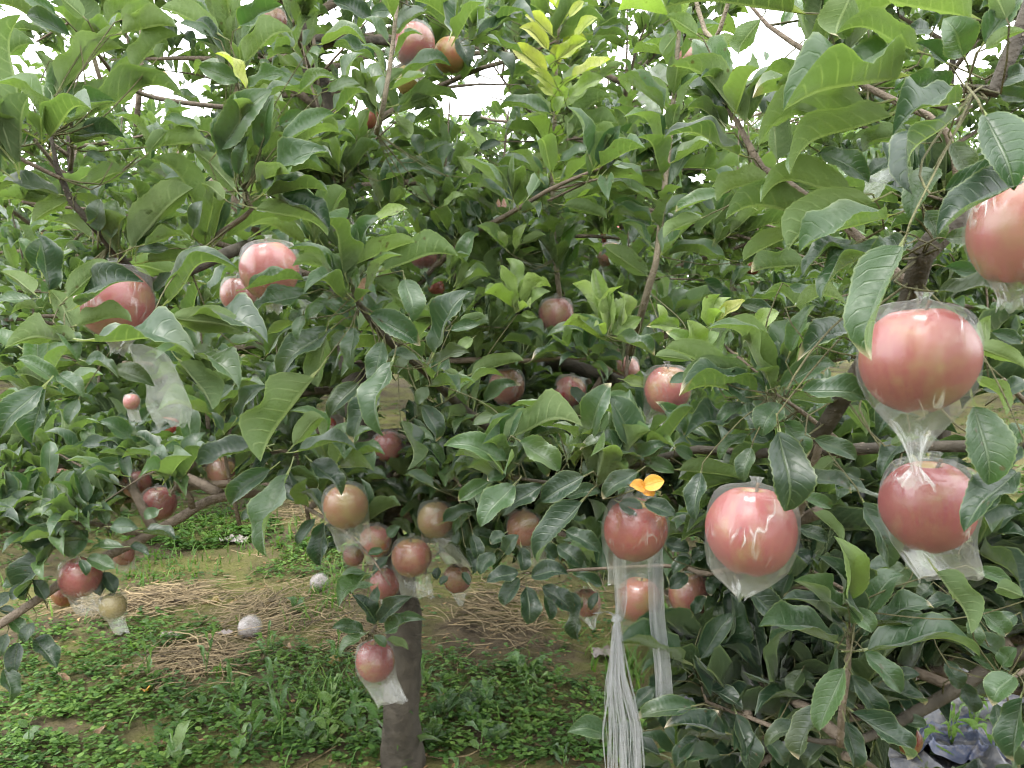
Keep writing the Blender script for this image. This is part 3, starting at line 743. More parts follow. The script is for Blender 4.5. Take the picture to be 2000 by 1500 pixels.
mb = main_tree.location
trunk_pts = [Vector((mb.x + .005, mb.y, -.06)), Vector((mb.x, mb.y, .06))] + [at(*t) for t in
    [(781, 1380, 1.88), (788, 1200, 1.9), (748, 1000, 1.95), (715, 850, 2.0), (680, 650, 2.05), (655, 400, 2.1), (632, 200, 2.12), (606, 110, 2.12), (592, 0, 2.12), (600, -250, 2.15), (596, -480, 2.15)]]
trunk_rad = [.076, .052, .045, .042, .039, .038, .038, .036, .033, .029, .026, .016, .006]
branch_3d('trunk', trunk_pts, trunk_rad, main_tree, M_BARK, .2, 20, .02)

MB = [
    ('branch', [(748, 1000, 1.95, 52), (800, 935, 1.9, 46), (850, 882, 1.82, 40), (880, 858, 1.74, 26), (965, 850, 1.5, 20), (900, 795, 1.35, 18), (830, 725, 1.2, 17), (770, 675, 1.1, 16), (720, 620, 1.03, 14), (690, 575, 1.0, 8)]),
    ('branch', [(672, 560, 2.07, 34), (600, 440, 1.75, 26), (525, 465, 1.45, 24), (450, 492, 1.25, 24), (385, 520, 1.1, 24), (297, 552, .97, 24), (240, 510, .93, 17), (190, 450, .9, 15), (140, 395, .88, 13), (112, 330, .87, 10), (100, 265, .86, 6)]),
    ('branch', [(118, 348, .87, 8), (49, 315, .86, 8), (-10, 272, .86, 5)]),
    ('branch', [(335, 538, 1.0, 13), (395, 482, .96, 12), (450, 442, .93, 11), (492, 408, .91, 9), (478, 372, .9, 5)]),
    ('branch', [(600, 440, 1.75, 16), (658, 370, 1.6, 14), (670, 350, 1.55, 10), (700, 290, 1.5, 7)]),
    ('branch', [(748, 1000, 1.95, 38), (600, 958, 1.8, 26), (430, 972, 1.66, 19), (350, 1012, 1.6, 19), (280, 1050, 1.55, 19), (160, 1112, 1.5, 18), (60, 1180, 1.45, 16), (-20, 1232, 1.4, 18), (-120, 1290, 1.38, 8)]),
    ('branch', [(376, 998, 1.62, 13), (372, 972, 1.6, 12), (335, 935, 1.58, 11), (285, 905, 1.55, 7)]),
    ('branch', [(300, 1040, 1.57, 11), (245, 1040, 1.53, 10), (205, 1025, 1.5, 10), (120, 1020, 1.48, 6)]),
    ('branch', [(735, 960, 1.97, 40), (900, 760, 1.95, 32), (1070, 711, 1.8, 29), (1157, 728, 1.72, 28), (1240, 758, 1.6, 24), (1360, 800, 1.45, 16), (1450, 790, 1.3, 8)]),
    ('branch', [(1150, 782, 1.66, 16), (1199, 704, 1.7, 16), (1240, 640, 1.75, 12), (1245, 600, 1.75, 8)]),
    ('branch', [(632, 190, 2.12, 24), (602, 86, 2.08, 20), (700, 78, 2.0, 16), (800, 84, 1.9, 14), (890, 75, 1.8, 13), (1000, 72, 1.7, 11), (1100, 66, 1.65, 6)]),
    ('branch', [(640, 165, 2.12, 14), (720, 155, 2.0, 11), (800, 120, 1.9, 6)]),
    ('branch', [(655, 400, 2.1, 20), (560, 300, 1.9, 14), (480, 230, 1.7, 10), (330, 310, 1.5, 6)]),
    ('branch', [(790, 985, 1.92, 13), (850, 935, 1.8, 12), (900, 950, 1.7, 10), (960, 980, 1.62, 6)]),
    ('branch', [(770, 930, 1.92, 12), (800, 920, 1.8, 10), (880, 930, 1.65, 9), (900, 950, 1.5, 5)]),
    ('branch', [(784, 1120, 1.9, 10), (755, 1170, 1.75, 8), (732, 1225, 1.55, 7), (722, 1240, 1.5, 4)]),
    ('shoot', [(1095, 600, 1.62, 11), (1087, 525, 1.56, 11), (1084, 455, 1.55, 10), (1079, 350, 1.55, 9), (1084, 220, 1.55, 8), (1086, 140, 1.55, 7), (1094, 17, 1.55, 4), (1096, -10, 1.55, 2)]),
    ('shoot', [(1232, 690, 1.5, 14), (1252, 616, 1.36, 14), (1270, 550, 1.32, 14), (1280, 518, 1.3, 13), (1294, 402, 1.3, 12), (1304, 315, 1.3, 11), (1311, 245, 1.3, 11), (1325, 77, 1.3, 8), (1330, -30, 1.3, 5)]),
    ('shoot', [(480, 260, 1.2, 10), (468, 200, 1.12, 11), (458, 147, 1.1, 11), (448, 87, 1.1, 11), (434, 0, 1.1, 9), (428, -60, 1.1, 5)]),
    ('shoot', [(735, 260, 1.35, 11), (751, 196, 1.3, 10), (765, 105, 1.3, 9), (776, 0, 1.3, 8), (780, -60, 1.3, 5)]),
    ('shoot', [(200, 170, 1.02, 8), (178, 95, 1.0, 9), (161, 31, 1.0, 8), (150, -40, 1.0, 5)]),
    ('branch', [(560, 220, 1.7, 10), (300, 190, 1.3, 9), (185, 100, 1.0, 7)]),
]
for nm, px in MB:
    make_branch(nm, px, main_tree, M_SHOOT if nm == 'shoot' else M_BARK if px[0][3] > 20 and px[-1][0] > 0 else M_TWIG)

rb = right_tree.location
branch_3d('trunk', [Vector((rb.x, rb.y, -.06)), Vector((rb.x, rb.y, .5)), Vector((rb.x - .01, rb.y + .03, 1.1)), Vector((rb.x + .02, rb.y + .08, 1.8)), Vector((rb.x, rb.y + .1, 2.5))],
          [.062, .05, .044, .03, .012], right_tree, M_BARK, .13, 14, .03)
RB = [
    ('branch', [(2480, 800, 1.02, 60), (2300, 480, .8, 62), (2150, 350, .7, 60), (1990, 340, .66, 54), (1880, 420, .645, 50), (1800, 500, .645, 46), (1775, 590, .69, 42), (1695, 700, .77, 38), (1620, 820, .86, 34), (1560, 920, .92, 20)]),
    ('branch', [(2200, 380, .73, 40), (2080, -40, .57, 36), (1990, 70, .565, 32), (1940, 180, .565, 26), (1905, 172, .565, 14)]),
    ('branch', [(1880, 420, .645, 16), (1850, 260, .64, 14), (1770, 208, .66, 14), (1695, 172, .68, 13), (1600, 115, .69, 12), (1500, 50, .71, 8), (1440, -25, .72, 4)]),
    ('branch', [(1780, 560, .68, 18), (1650, 440, .72, 17), (1530, 352, .75, 16), (1489, 329, .76, 15), (1461, 280, .76, 13), (1440, 238, .77, 10), (1405, 196, .78, 5)]),
    ('branch', [(2480, 1000, 1.0, 40), (2100, 880, .95, 26), (1900, 872, .92, 24), (1690, 876, .93, 22), (1450, 886, 1.0, 20), (1363, 878, 1.02, 17), (1245, 908, .98, 12), (1180, 946, .96, 9), (1080, 944, .96, 8), (990, 930, .95, 5)]),
    ('branch', [(2480, 1150, 1.0, 40), (2150, 1240, 1.02, 30), (1980, 1280, 1.02, 28), (1870, 1345, 1.0, 26), (1750, 1412, .98, 22), (1655, 1452, .92, 14), (1560, 1440, .95, 8)]),
    ('branch', [(1640, 1455, .92, 14), (1645, 1380, .89, 13), (1656, 1310, .88, 12), (1658, 1230, .87, 9), (1655, 1190, .86, 5)]),
    ('branch', [(1600, 860, .88, 20), (1560, 1000, .95, 16), (1470, 1090, 1.05, 14), (1380, 1120, 1.15, 11), (1300, 1105, 1.22, 8), (1020, 1120, 1.25, 4)]),
    ('branch', [(1560, 1440, .95, 10), (1460, 1400, 1.02, 9), (1380, 1370, 1.06, 7), (1370, 1340, 1.07, 4)]),
    ('branch', [(1650, 870, .93, 10), (1560, 800, .9, 9), (1515, 770, .88, 6)]),
    ('branch', [(2150, 900, .93, 16), (2020, 800, .85, 12), (1960, 740, .8, 6)]),
    ('shoot', [(1440, -60, .95, 8), (1395, 80, .98, 9), (1363, 17, 1.0, 9), (1350, -60, 1.0, 5)]),
    ('branch', [(2100, 1240, 1.02, 14), (2000, 1310, .92, 10), (1960, 1330, .88, 6)]),
]
for nm, px in RB:
    make_branch(nm, px, right_tree, M_SHOOT if nm == 'shoot' else M_BARK if px[0][3] > 20 else M_TWIG)

# ---- leaves one can follow in the photograph, each on its own twig
LV = {'main': Leaves(), 'right': Leaves()}
rl = random.Random(5)
HERO_SPURS = [(105, 265, .86, 't'), (478, 372, .9, 't'), (458, 147, 1.1, 't'), (670, 350, 1.5, 't'), (690, 575, 1.0, 't'), (285, 905, 1.55, 't'), (1515, 770, .88, 't'), (1180, 946, .96, 't'), (990, 930, .95, 't'), (1245, 905, .98, 't'),
              (735, 235, 1.3, 't'), (178, 95, 1.0, 't'), (850, 415, 1.7, 't'), (1000, 640, 1.6, 't'), (1195, 655, 1.3, 'n'), (1015, 605, 1.4, 'n'), (1370, 640, 1.1, 'n'), (30, 330, .84, 't'), (250, 500, .93, 't'), (420, 470, .95, 't'),
              (560, 330, 1.35, 't'), (330, 300, 1.25, 't'), (620, 470, 1.25, 't'), (880, 560, 1.4, 't'), (940, 480, 1.6, 't'), (1180, 420, 1.7, 't'), (760, 420, 1.5, 't'), (1440, 240, .77, 't'), (1600, 120, .7, 't'), (1400, 470, 1.3, 't'), (1380, 760, 1.1, 't'),
              (650, 900, 1.2, 't'), (430, 820, 1.3, 't'), (150, 1020, 1.48, 't'), (80, 780, 1.2, 't'), (1110, 900, 1.0, 't'), (1490, 400, 1.2, 't')]
TINTS = {'t': (.3, .6), 'u': (.4, .95), 'd': (.0, .22), 'g': (.25, .5), 'n': (.1, 1), 'y': (.1, 1), 'o': (.2, .8), 'r': (.2, .8)}
for (key, ox, oy), txt in LEAVES.items():
    for ent in txt.replace('\n', ';').split(';'):
        f = ent.split()
        if len(f) < 6: continue
        bx, by, tx, ty, wd = (float(q) * .35 for q in f[:5])
        look = f[5]
        d = float(f[6]) if len(f) > 6 else DEP[key]
        bx, tx, by, ty = bx + ox, tx + ox, by + oy, ty + oy
        plen = math.hypot(tx - bx, ty - by)
        d += rl.uniform(-.015, .015)
        dt = d * (1 - rl.uniform(.0, .30) * plen / FPX)
        if look == 'u': dt = d * (1 + rl.uniform(-.12, .15) * plen / FPX)
        p0, p1 = at(bx, by, d), at(tx, ty, dt)
        dv = p1 - p0
        L = dv.length
        ratio = min(1.0, wd / (plen * .56))
        Wd = max(wd * .88, plen * .34) * d / FPX
        Wd = min(Wd, L * .95)
        if ratio < 1: Wd = max(Wd, L * .41)
        vis = min(.93, max(.3, .9 * wd * d / FPX / Wd))
        dn = dv.normalized()
        view = (CAM - (p0 + p1) * .5).normalized()
        e = (view - dn * view.dot(dn)).normalized()
        s = dn.cross(e)
        if s.z < 0: s = -s
        sn = math.sqrt(1 - vis * vis)
        nrm = e * vis + s * sn if look != 'u' else -e * vis + s * sn
        mk = {'n': 'n', 'y': 'y', 'o': 'o', 'r': 'r'}.get(look, 't')
        lo, hi = TINTS[look]
        owner = 'right' if (key in 'CFI' or (key == 'H' and d < 1.29) or (key == 'E' and bx > 930 and by > 780 and d < 1.05) or (key == 'B' and bx > 1320)) else 'main'
        if key == 'F' and d > 1.0: owner = 'main'
        tip = 1.0 if rl.random() < (.28 if look in 'tgd' else .08) and key in 'CEFHI' else 0.0
        var = rl.randrange(12)
        if look in 'dg' and var in (7, 8): var = 4
        LV[owner].add(p0, dn, nrm, L, Wd, rl.uniform(lo, hi), mk, var, 1, tip)
NH = {k: len(v.P) for k, v in LV.items()}
rsh = np.random.RandomState(77)
for x, y, d, mk in HERO_SPURS:
    own = 'right' if x > 1390 and d < 1 else 'main'
    n0 = len(LV[own].P)
    rosettes(LV[own], [at(x, y, d)], [(rsh.uniform(-.3, .3), -.25, 1)], (9, 13), .074 if d > .8 else .07, .58, rsh, droop=.06, eps=(12, 72), key=mk)
    for i in range(n0, len(LV[own].P)):
        LV[own].H[i] = 1; LV[own].W[i] *= .92


def twigs_for(Lv, root, n_hand):
    """a thin stalk from each followed leaf to the nearest wood of its tree"""
    seg = np.concatenate([s for n, s in SEG if n == root.name])
    parts = []
    for i in range(n_hand):
        p = Vector(Lv.P[i]); d = Vector(Lv.D[i])
        a = p - d * Lv.L[i] * .22
        dist = np.linalg.norm(seg - np.array(a), axis=1)
        # wood that lies deeper than the leaf is fine
        j = int(dist.argmin())
        if dist[j] < .006 or dist[j] > .2: continue
        b = Vector(seg[j])
        mid = (a + b) * .5 - d * min(.02, dist[j] * .25) + Vector((0, 0, -.01))
        pts, rad = resample([a + d * Lv.L[i] * .2, a, mid, b], [.0007, .0008, .0009, .0013], .02)
        qx, qy, qd = project(np.array([tuple(q) for q in pts]))
        if any(((qx - f_[0]) ** 2 + (qy - f_[1]) ** 2 < (f_[2] * .5) ** 2).any() and qd.min() < f_[3] for f_ in APPLES): continue
        parts.append(tube_arrays([q - root.location for q in pts], rad, 4))
    if parts:
        v, q = join_arrays(parts)
        tag(obj('twigs', np_mesh('twigs', v, q, M_STALK), root), kind='stuff')


twigs_for(LV['main'], main_tree, NH['main'])
twigs_for(LV['right'], right_tree, NH['right'])


def clear_of_fruit(Lv, start, extra=None):
    """drops the leaves (from index start on) that would cover a fruit, the open air under the crown or the gaps in it"""
    P = np.array(Lv.P[start:]) + np.array(Lv.D[start:]) * np.array(Lv.L[start:])[:, None] * .5
    if not len(P): return
    px, py, d = project(P)
    keep = d > .3
    for x, y, w_, dep, *_r in APPLES:
        tail = _r[2]
        r = w_ * .5
        hit = (d < dep + .03) & ((px - x) ** 2 + (py - y) ** 2 < (r * 1.02 + (22 if w_ > 80 else 13)) ** 2)
        hit |= (d < dep + .02) & (abs(px - x) < r * .8) & (py > y) & (py < y + r * tail) if tail else False
        if dep > 2.05 and w_ < 60: hit &= np.random.RandomState(int(x)).rand(len(P)) < .45
        keep &= ~hit
    dice = np.random.RandomState(1).rand(len(P))
    for x0, y0, x1, y1, dm, *pr in (extra or []):
        keep &= ~((px > x0) & (px < x1) & (py > y0) & (py < y1) & (d < dm) & (dice < (pr[0] if pr else 1.0)))
    for a in (Lv.P, Lv.D, Lv.N, Lv.L, Lv.W, Lv.T, Lv.K, Lv.S, Lv.H, Lv.tipf):
        a[start:] = [q for q, k_ in zip(a[start:], keep) if k_]


def crown(Lv, root, rs, branches, lmean, tmean, spacing, mat, name='branch', sub=2, shoots=0, clip=None, as_stuff=False, nleaf=(6, 9), key='t'):
    """side branches with spurs; clip(p) -> False where no leaf may stand"""
    tubes = []
    for p0, d0, ln, r0, droop in branches:
        allp = []
        pts, rad = grow(rs, p0, d0, ln, r0, droop)
        allp.append((pts, rad))
        for s in range(sub):
            i = rs.randint(len(pts) // 4, len(pts) - 1)
            dd = (pts[min(i + 1, len(pts) - 1)] - pts[i - 1]).normalized()
            side = dd.cross(Vector((0, 0, 1))) * rs.choice([-1, 1]) + Vector((0, 0, rs.uniform(-.2, .7)))
            allp.append(grow(rs, pts[i], dd * .6 + side, ln * rs.uniform(.3, .55), rad[i] * .6, droop))
        if shoots and rs.rand() < shoots:
            i = rs.randint(len(pts) // 3, len(pts) - 1)
            allp.append(grow(rs, pts[i], Vector((rs.uniform(-.2, .2), rs.uniform(-.2, .2), 1)), rs.uniform(.25, .6), .005, 0, .08))
        for pts, rad in allp:
            if clip:
                ok = [clip(p) for p in pts]
                first = ok.index(True) if True in ok else len(pts)
                bad = [i for i in range(first, len(pts)) if not ok[i]]
                pts, rad = (pts[:bad[0]], rad[:bad[0]]) if bad else (pts, rad)
                if first > len(pts) - 3: continue
            P2, R2 = resample(pts, rad, .05)
            v, q = tube_arrays([p - root.location for p in P2], R2, 6, .1, rs.uniform(0, 40))
            tubes.append((v, q))
            SEG.append((root.name, np.array([tuple(p) for p in P2])))
            total = sum((pts[i + 1] - pts[i]).length for i in range(len(pts) - 1))
            n = int(total / spacing)
            rp, ra = [], []
            for j in range(n + 1):
                t = min(.999, .22 + .78 * (j + rs.uniform(-.3, .3)) / max(n, 1))
                t = max(0.1, t)
                f = t * (len(pts) - 1); i = int(f)
                p = pts[i].lerp(pts[i + 1], f - i)
                d = (pts[i + 1] - pts[i]).normalized()
                if clip and not clip(p): continue
                side = Vector(rs.uniform(-1, 1, 3)); side = side - d * side.dot(d)
                ax = d * .35 + side.normalized() * .5 + Vector((0, 0, .85))
                rp.append(p + side.normalized() * .012); ra.append(ax)
            rosettes(Lv, rp, ra, nleaf, lmean, tmean, rs, key=key)
    if as_stuff:
        v, q = join_arrays(tubes)
        tag(obj('branches', np_mesh('branches', v, q, mat), root), kind='stuff')
    else:
        for v, q in tubes:
            obj(name, np_mesh(name, v, q, mat), root)


# ---- the rest of the main tree's crown
rs = np.random.RandomState(3)
br = []
trunk_line = [at(748, 1000, 1.95), at(715, 850, 2.0), at(680, 650, 2.05), at(655, 400, 2.1), at(632, 200, 2.12), at(606, 110, 2.12), at(592, 0, 2.12), at(600, -250, 2.15), at(596, -480, 2.15)]
for i in range(42):
    f = (i / 41) * (len(trunk_line) - 1.001)
    p = trunk_line[int(f)].lerp(trunk_line[int(f) + 1], f - int(f))
    az = i * 2.4 + rs.uniform(-.4, .4)
    hz = (p.z - .8) / 1.9
    br.append((p, (math.cos(az), math.sin(az), rs.uniform(.1, .7)), rs.uniform(.75, 1.15) * (1 - .35 * hz), .012, -.04))
for p, dr, ln in [(at(600, 955, 1.8), (-1, .3, .15), 1.1), (at(430, 965, 1.66), (-.8, .5, .2), 1.0), (at(300, 1030, 1.58), (-.5, .4, .35), .7), (trunk_line[0], (-1, .8, .1), 1.4), (trunk_line[0], (-.5, 1, .1), 1.2),
                  (at(1150, 740, 1.72), (.3, -.1, -.5), .6), (at(1240, 760, 1.62), (.5, 0, -.4), .7), (at(1360, 800, 1.45), (.4, .3, -.5), .6), (at(870, 860, 1.74), (.5, .2, -.2), .7), (trunk_line[0], (.9, .9, 0), 1.6), (at(1100, 715, 1.78), (-.2, .3, -.6), .5),
                  (at(960, 850, 1.5), (.6, .1, -.1), .5), (at(520, 465, 1.45), (-.3, -.3, .4), .5), (at(600, 440, 1.75), (.2, -.9, .2), .6), (at(670, 620, 2.0), (.3, -1, .1), .8), (at(690, 700, 2.0), (.8, -.8, .1), .9),
                  (trunk_line[0], (1, -.25, -.15), .7), (at(860, 960, 1.9), (.8, -.3, -.3), .6), (at(960, 980, 1.62), (.6, -.2, -.25), .5), (at(600, 958, 1.8), (-.3, -.5, -.1), .5), (at(1020, 940, 1.7), (.5, .2, -.4), .5),
                  (at(775, 1100, 1.88), (.5, -.6, .1), .3), (at(760, 1030, 1.9), (-.6, -.5, .2), .35), (at(790, 1000, 1.9), (.6, -.4, .3), .4), (at(780, 1060, 1.9), (.9, .2, .0), .4),
                  (trunk_line[0], (.5, 1, .05), 1.2), (trunk_line[1], (-1, .2, .05), 1.3), (trunk_line[1], (1, .35, .0), 1.2), (trunk_line[1], (-.9, -.3, .05), 1.0), (trunk_line[0], (1, .6, .05), 1.2), (trunk_line[0], (.9, -.2, 0), .8)]:
    br.append((p, dr, ln, .012, -.03))
OPEN_AIR = [(230, 1000, 640, 1520, 4.0), (-50, 1215, 330, 1520, 4.0), (600, 1190, 1160, 1520, 4.0), (900, 1120, 1160, 1520, 4.0), (230, 985, 600, 1000, 4.0), (-50, 1215, 330, 1520, 4.0), (1160, 1090, 1500, 1260, 2.6, .7), (1320, 1230, 1500, 1420, 2.4, .5), (1700, 1330, 2000, 1520, 2.2)]
SKY_GAPS = [(880, 100, 1000, 310, 9, .97), (660, 100, 1010, 250, 9, .75), (1420, 40, 1570, 260, 9, .96), (300, 60, 490, 200, 9, .6), (0, 0, 300, 150, 9, .3), (1130, 90, 1290, 200, 9, .6), (-50, -200, 1400, 240, 9, .3), (-50, -60, 570, 430, 5, .35), (-50, 430, 480, 560, 5, .4), (560, 40, 780, 240, 2.15, .85), (1320, -50, 2050, 560, 2.6, .3), (1000, 0, 1170, 570, 1.56, .85), (1220, 0, 1390, 620, 1.3, .8), (930, 560, 1450, 800, 1.28, .6)]


def clip_main(p):
    q = p - CAM
    d = q.dot(FWD)
    if d < 1.1 or p.z < .56: return False
    x = 1000 + FPX * q.dot(RGT) / d; y = 750 - FPX * q.dot(UPV) / d
    if x > 1380 and d < 1.9: return False
    if -60 < x < 560 and -80 < y < 330 and d < 2.0: return False
    return not any(a < x < c and b < y < e for a, b, c, e, *_d in OPEN_AIR[:4])


crown(LV['main'], main_tree, rs, br, .073, .42, .052, M_TWIG, sub=2, shoots=.9, clip=clip_main, nleaf=(5, 9))
# spurs along the limbs that were followed
rp, ra = [], []
for n_, s in SEG[:18]:
    if n_ != main_tree.name: continue
    for i in range(4, len(s), 4):
        p = Vector(s[i])
        if clip_main(p) and rs.rand() < .75 and p.z > .74:
            rp.append(p + Vector(rs.uniform(-.02, .02, 3))); ra.append((rs.uniform(-.6, .6), rs.uniform(-.6, .4), rs.uniform(.2, 1)))
rosettes(LV['main'], rp, ra, (4, 7), .08, .4, rs)
clear_of_fruit(LV['main'], NH['main'], OPEN_AIR + SKY_GAPS)

# ---- the rest of the right tree: outside the frame, below and behind
br = []
for i in range(26):
    z = .45 + 2.0 * i / 25
    p = Vector((rb.x, rb.y + .03 * z, z))
    az = i * 2.4
    br.append((p, (math.cos(az), math.sin(az), rs.uniform(.1, .6)), rs.uniform(.5, .9), .011, -.05))
for (x, y, d), dr, ln in [((1870, 1345, 1.0), (-.3, .8, -.05), .5), ((1750, 1412, .98), (-.6, .7, .1), .5), ((1655, 1452, .95), (-.7, .5, -.1), .45), ((1980, 1280, 1.02), (.1, .8, .3), .5), ((1900, 872, .92), (0, .9, .2), .4),
                          ((1600, 1000, .97), (-.2, .8, -.3), .45), ((2100, 1240, 1.02), (.2, -.3, .3), .3), ((2050, 1260, 1.02), (-.2, .9, -.2), .5), ((1450, 886, 1.0), (0, .8, -.2), .6), ((1690, 876, .93), (-.3, .9, -.2), .7), ((1560, 1000, .95), (.1, .9, -.1), .6), ((1470, 1090, 1.05), (.2, .9, .1), .6), ((1655, 1452, .92), (-.3, .9, .2), .6), ((1460, 1400, 1.02), (-.1, .9, .3), .5), ((1900, 1330, 1.0), (-.1, .8, -.3), .4), ((1690, 876, .95), (-.1, 1, .1), .35)]:
    br.append((at(x, y, d), dr, ln, .008, -.05))


for i in range(13):
    x, y, d = [(1560, 1440, .97), (1460, 1400, 1.04), (1655, 1452, .95), (1380, 1370, 1.08), (1750, 1412, 1.0), (1656, 1310, .95), (1650, 1230, 1.0), (1870, 1345, 1.02)][i % 8]
    br.append((at(x + rs.uniform(-40, 40), y + rs.uniform(-40, 60), d + rs.uniform(0, .15)), (rs.uniform(-1, .7), rs.uniform(0, .9), rs.uniform(-.5, .6)), rs.uniform(.2, .4), .006, -.03))


def clip_right(p):
    q = p - CAM
    d = q.dot(FWD)
    if d < .8 or p.z < .28: return False
    x = 1000 + FPX * q.dot(RGT) / d; y = 750 - FPX * q.dot(UPV) / d
    if d < 1.0 and x < 2050: return False
    if x < 1750 and y < 860: return False
    if x < (1330 if y > 1280 else 1400): return False
    if 1700 < x < 2010 and 480 < y < 700 and d < 1.6: return False
    return True


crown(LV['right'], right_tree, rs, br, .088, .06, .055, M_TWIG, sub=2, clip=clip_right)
clear_of_fruit(LV['right'], NH['right'], [(1300, 1220, 1520, 1450, 2.0, .45), (1740, 1380, 2000, 1520, 1.7)])


def finish_tree(Lv, root, n_obj, shapes, mats):
    A = Lv.arrays()
    P, D, N, X, L, W, T, K, S, H, tf = A
    c = P + D * L[:, None] * .5
    px, py, d = project(c)
    inside = (px > -40) & (px < 2040) & (py > -40) & (py < 1540) & (d > .1)
    face = np.abs((N * unit(c - np.array(CAM))).sum(1)) + .15
    size = np.where(inside, L * np.sqrt(W * L * face) / L / np.maximum(d, .05), 0) * np.where(H > 0, 3.0, 1.0) / np.where(H > 0, 1, np.maximum(d, .5))
    order = np.argsort(-size)
    first, rest = order[:n_obj], order[n_obj:]
    leaf_objects(A, first, root)
    keys = set(K[rest])
    f = tag(obj('foliage', merged_leaves(A, rest, shapes, {k_: mats[k_] for k_ in keys}, np.array(root.location), 'foliage'), root), kind='stuff')
    f.color = (0, 0, 0, 1)



def shoot_leaves(Lv, px, y_from, y_to, step, lmean, rs, key_top=None, top_y=0, tint=.7):
    pts = np.array([at(x, y, d) for x, y, d, w_ in px]); ys = np.array([p[1] for p in px], float)
    o_ = np.argsort(ys)
    y = y_from; a = rs.uniform(0, 6.28)
    while y < y_to:
        p = Vector([np.interp(y, ys[o_], pts[o_, i]) for i in range(3)])
        a += 2.4 + rs.uniform(-.5, .5)
        e = rs.uniform(.25, .95)
        d = Vector((math.cos(a) * math.cos(e), math.sin(a) * math.cos(e) * .8, math.sin(e)))
        l = lmean * rs.uniform(.7, 1.2)
        nr = Vector((0, 0, 1)) - d * d.z - Vector((0, .5, 0))
        k_ = key_top if (key_top and y < top_y) else 't'
        d2 = (d + Vector((0, 0, -.15))).normalized()
        Lv.add(p + d * l * .22, d2, nr, l, l * rs.uniform(.42, .55), min(1, max(0, tint + rs.uniform(-.3, .25))), k_, rs.randint(0, 12), 1 if rs.rand() < .5 else 0)
        y += step * rs.uniform(.7, 1.3)


rs2 = np.random.RandomState(17)
shoots_ = [px for nm, px in MB if nm == 'shoot']
shoot_leaves(LV['main'], shoots_[0], 150, 560, 11, .075, rs2, 'n', 430, .6)
shoot_leaves(LV['main'], shoots_[0], 0, 150, 22, .055, rs2, 'y', 200, .6)
shoot_leaves(LV['main'], shoots_[1], -20, 520, 16, .08, rs2, 'n', 60, .75)
shoot_leaves(LV['main'], shoots_[2], -50, 240, 22, .075, rs2, None, 0, .7)
shoot_leaves(LV['main'], shoots_[3], -50, 230, 22, .075, rs2, None, 0, .6)
shoot_leaves(LV['main'], shoots_[4], -40, 160, 26, .075, rs2, None, 0, .8)
finish_tree(LV['main'], main_tree, 300, MIDL, LEAF_MATS)
finish_tree(LV['right'], right_tree, 300, MIDL, LEAF_MATS)


# ---- the trees behind
def low_view(p):
    q = p - CAM; d = q.dot(FWD)
    x = 1000 + FPX * q.dot(RGT) / d; y = 750 - FPX * q.dot(UPV) / d
    return 150 < x < 1160 and y > 970


def back_tree(x, y, h, R, seed, nb, lmean, tmean, label, group='apple trees of the orchard', spacing=.075, n_obj=0, shapes=FARL, clear=True, z0=.75, sub=2, low=None):
    rs = np.random.RandomState(seed)
    root = tag(empty('apple_tree', (x, y, 0)), label, 'apple tree', group)
    lean = rs.uniform(-.12, .12, 2)
    tp = [Vector((x, y, -.06)), Vector((x + .01, y, .4)), Vector((x + lean[0] * .5, y + lean[1] * .5, h * .35)), Vector((x + lean[0], y + lean[1], h * .65)), Vector((x + lean[0] * .5, y + lean[1], h))]
    branch_3d('trunk', tp, [.06, .046, .04, .026, .006], root, M_BARK, .12, 10, .06)
    line = tp[1:]
    Lv = Leaves()
    br = []
    for i in range(nb):
        t = i / (nb - 1)
        z = z0 + (h - z0) * t * .97
        f = min(2.999, max(0, (z - .4) / (h - .4) * 3))
        p = line[int(f)].lerp(line[int(f) + 1], f - int(f))
        p.z = z
        az = i * 2.4 + rs.uniform(-.5, .5)
        br.append((p, (math.cos(az), math.sin(az), rs.uniform(0.05, .7)), R * rs.uniform(.75, 1.15) * (1 - .55 * t ** 1.6), .012, -.05 if t < .6 else .02))
    crown(Lv, root, rs, br, lmean, tmean, spacing, M_TWIG, sub=sub, shoots=.5, as_stuff=True, clip=(lambda p: not low_view(p)) if y < 4.5 else None)
    if clear:
        clear_of_fruit(Lv, 0, [(300, 985, 1160, 1300, 4.2)] + SKY_GAPS)
    if n_obj:
        finish_tree(Lv, root, n_obj, MIDL, LEAF_MATS)
    else:
        A = Lv.arrays()
        f = tag(obj('foliage', merged_leaves(A, np.arange(len(Lv.P)), shapes, {'t': M_FAR}, np.array(root.location), 'foliage'), root), kind='stuff')
        f.color = (0, 0, 0, 1)
    return root


def copy_tree(src, x, y, rot, s, label, group):
    r = src.copy(); COL.objects.link(r)
    r.location = (x, y, 0); r.rotation_euler = (0, 0, rot); r.scale = (s, s, s)
    r['label'] = label; r['group'] = group
    for ch in src.children:
        if ch.name.startswith('leaf'): continue
        c = ch.copy(); COL.objects.link(c); c.parent = r
    return r


def xat(px, d):
    return (px - 1000) / FPX * d


